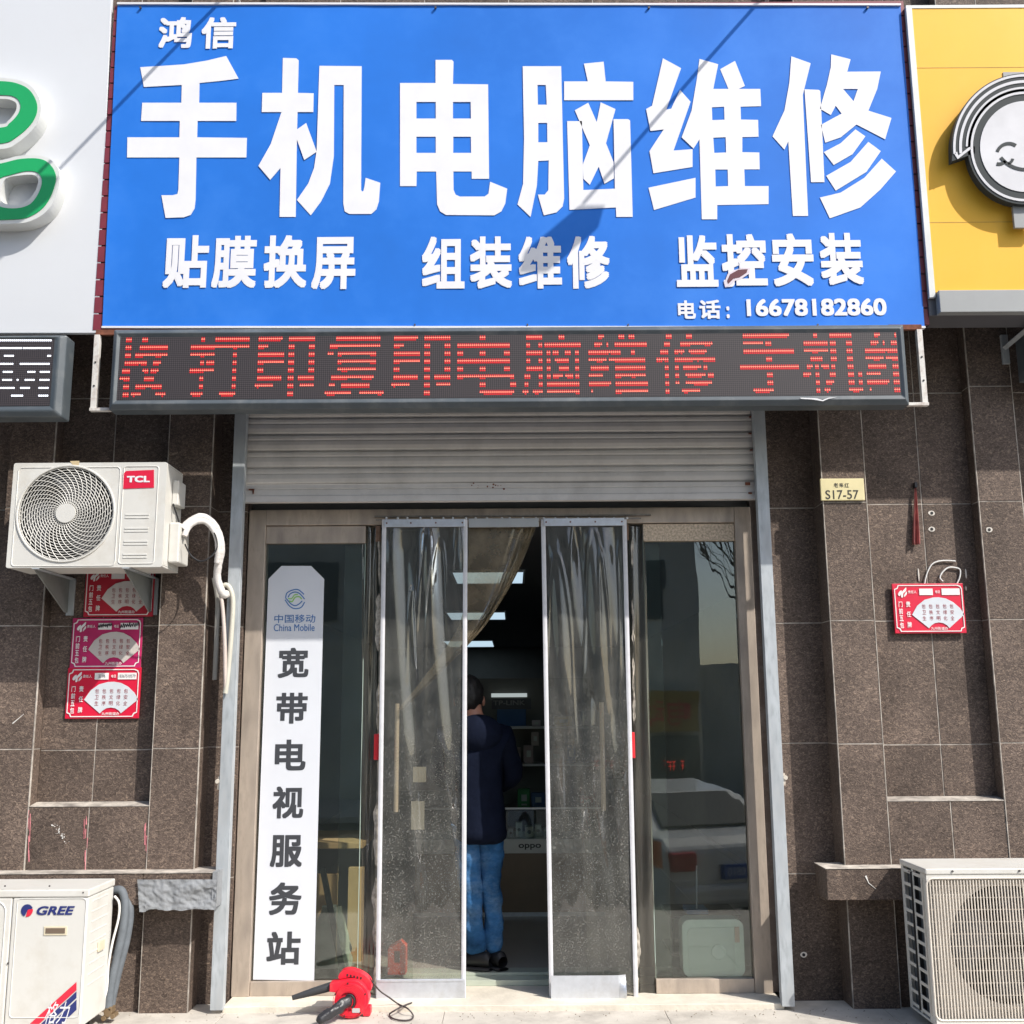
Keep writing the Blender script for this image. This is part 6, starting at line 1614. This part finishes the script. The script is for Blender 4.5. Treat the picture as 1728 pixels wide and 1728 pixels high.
for s_ in (-1, 1):
    t = MB(); t.box(-2.26, -2.12, s_ * .52, s_ * .84, .70, .88); t.build("tail_light", mat("tail_red", (.35, .01, .015), .2), tx, bevel=.02)
t = MB(); t.box(-2.26, -2.225, -.24, .24, .60, .74); pl = t.build("licence_plate", mat("plate_blue", (.01, .06, .32), .4), tx)
t = MB(); text_rect(t, "P·10810", -.2, .2, .63, .71, 0); t.v = [Vector((-2.262, -v.x, v.z)) for v in t.v]; t.build("plate_lettering", M_LET, pl)
t = MB(); t.box(-2.30, -2.1, -.80, .80, .36, .56); t.build("bumper", M_CARW, tx, bevel=.05)
for (wx) in (-1.35, 1.35):
    for s_ in (-1, 1):
        t = MB(); t.cyl((wx, s_ * .68, .31), (wx, s_ * .88, .31), .31, 24); wh = t.build("wheel", M_DARKPL, tx, bevel=.02)
        t = MB(); t.cyl((wx, s_ * .881, .31), (wx, s_ * .895, .31), .19, 16); t.build("rim", M_ALU, wh)
ang = math.atan2(-.93, -.37)             # heading of the car
tx.rotation_euler = (0, 0, ang)
rear = Vector((2.32, -4.7, 0))
hd_ = Vector((math.cos(ang), math.sin(ang), 0))
tx.location = (rear.x + hd_.x * 2.25, rear.y + hd_.y * 2.25, -.708)

tx.name = "parked_car"
t2 = copy_tree(tx)
t2.location = (7.5, -13.5, -.708); t2.rotation_euler = (0, 0, R(8))
t2['label'] = "second white and orange sedan across the street, smaller in the mirrored view"
tx['group'] = t2['group'] = "cars parked in the street"
for (xq, lb) in ((1.9, "small red lit sign in the mirrored street, near the building's door"), (3.6, "small red lit sign in the mirrored street, near the building's corner")):
    ss = thing("street_sign", lb, "sign", (xq, -20, -.58), "small red signs across the street")
    t = MB(); t.box(xq, xq + .62, -20.0, -19.95, .05, .45); t.box(xq + .28, xq + .33, -19.99, -19.96, -.58, .05); t.build("board", M_DARKPL, ss)
    t = MB()
    for k in range(3):
        a_ = xq + .06 + k * .18
        t.box(a_, a_ + .13, -19.94, -19.92, .30, .33); t.box(a_ + .05, a_ + .08, -19.94, -19.92, .12, .29); t.box(a_ + .01, a_ + .12, -19.94, -19.92, .20, .23)
    t.build("lit_strokes", emit("far_red_sign", (.9, .05, .03), 1.4), ss)

# grit lying on the pavement along the foot of the wall
random.seed(21)
t = MB()
for k in range(240):
    x_ = random.uniform(-2.9, 2.9); y_ = -abs(random.gauss(0, .10)) - .006
    if random.random() < .25: y_ = random.uniform(-.6, -.01)
    r_ = random.uniform(.0015, .0055)
    v0 = len(t.v)
    pts = [(x_ + r_ * random.uniform(.6, 1.3) * math.cos(a), y_ + r_ * random.uniform(.6, 1.3) * math.sin(a), .001) for a in (0, 1.26, 2.51, 3.77, 5.03)]
    t.add(pts + [(x_, y_, .001 + r_ * .9)], [(0, 1, 5), (1, 2, 5), (2, 3, 5), (3, 4, 5), (4, 0, 5)])
tagit(t.build("grit", mat("grit_stone", (.30, .26, .21), .9, var=.6, vscale=60)), "fine dark grit scattered on the pavement along the wall", "grit", kind='stuff')
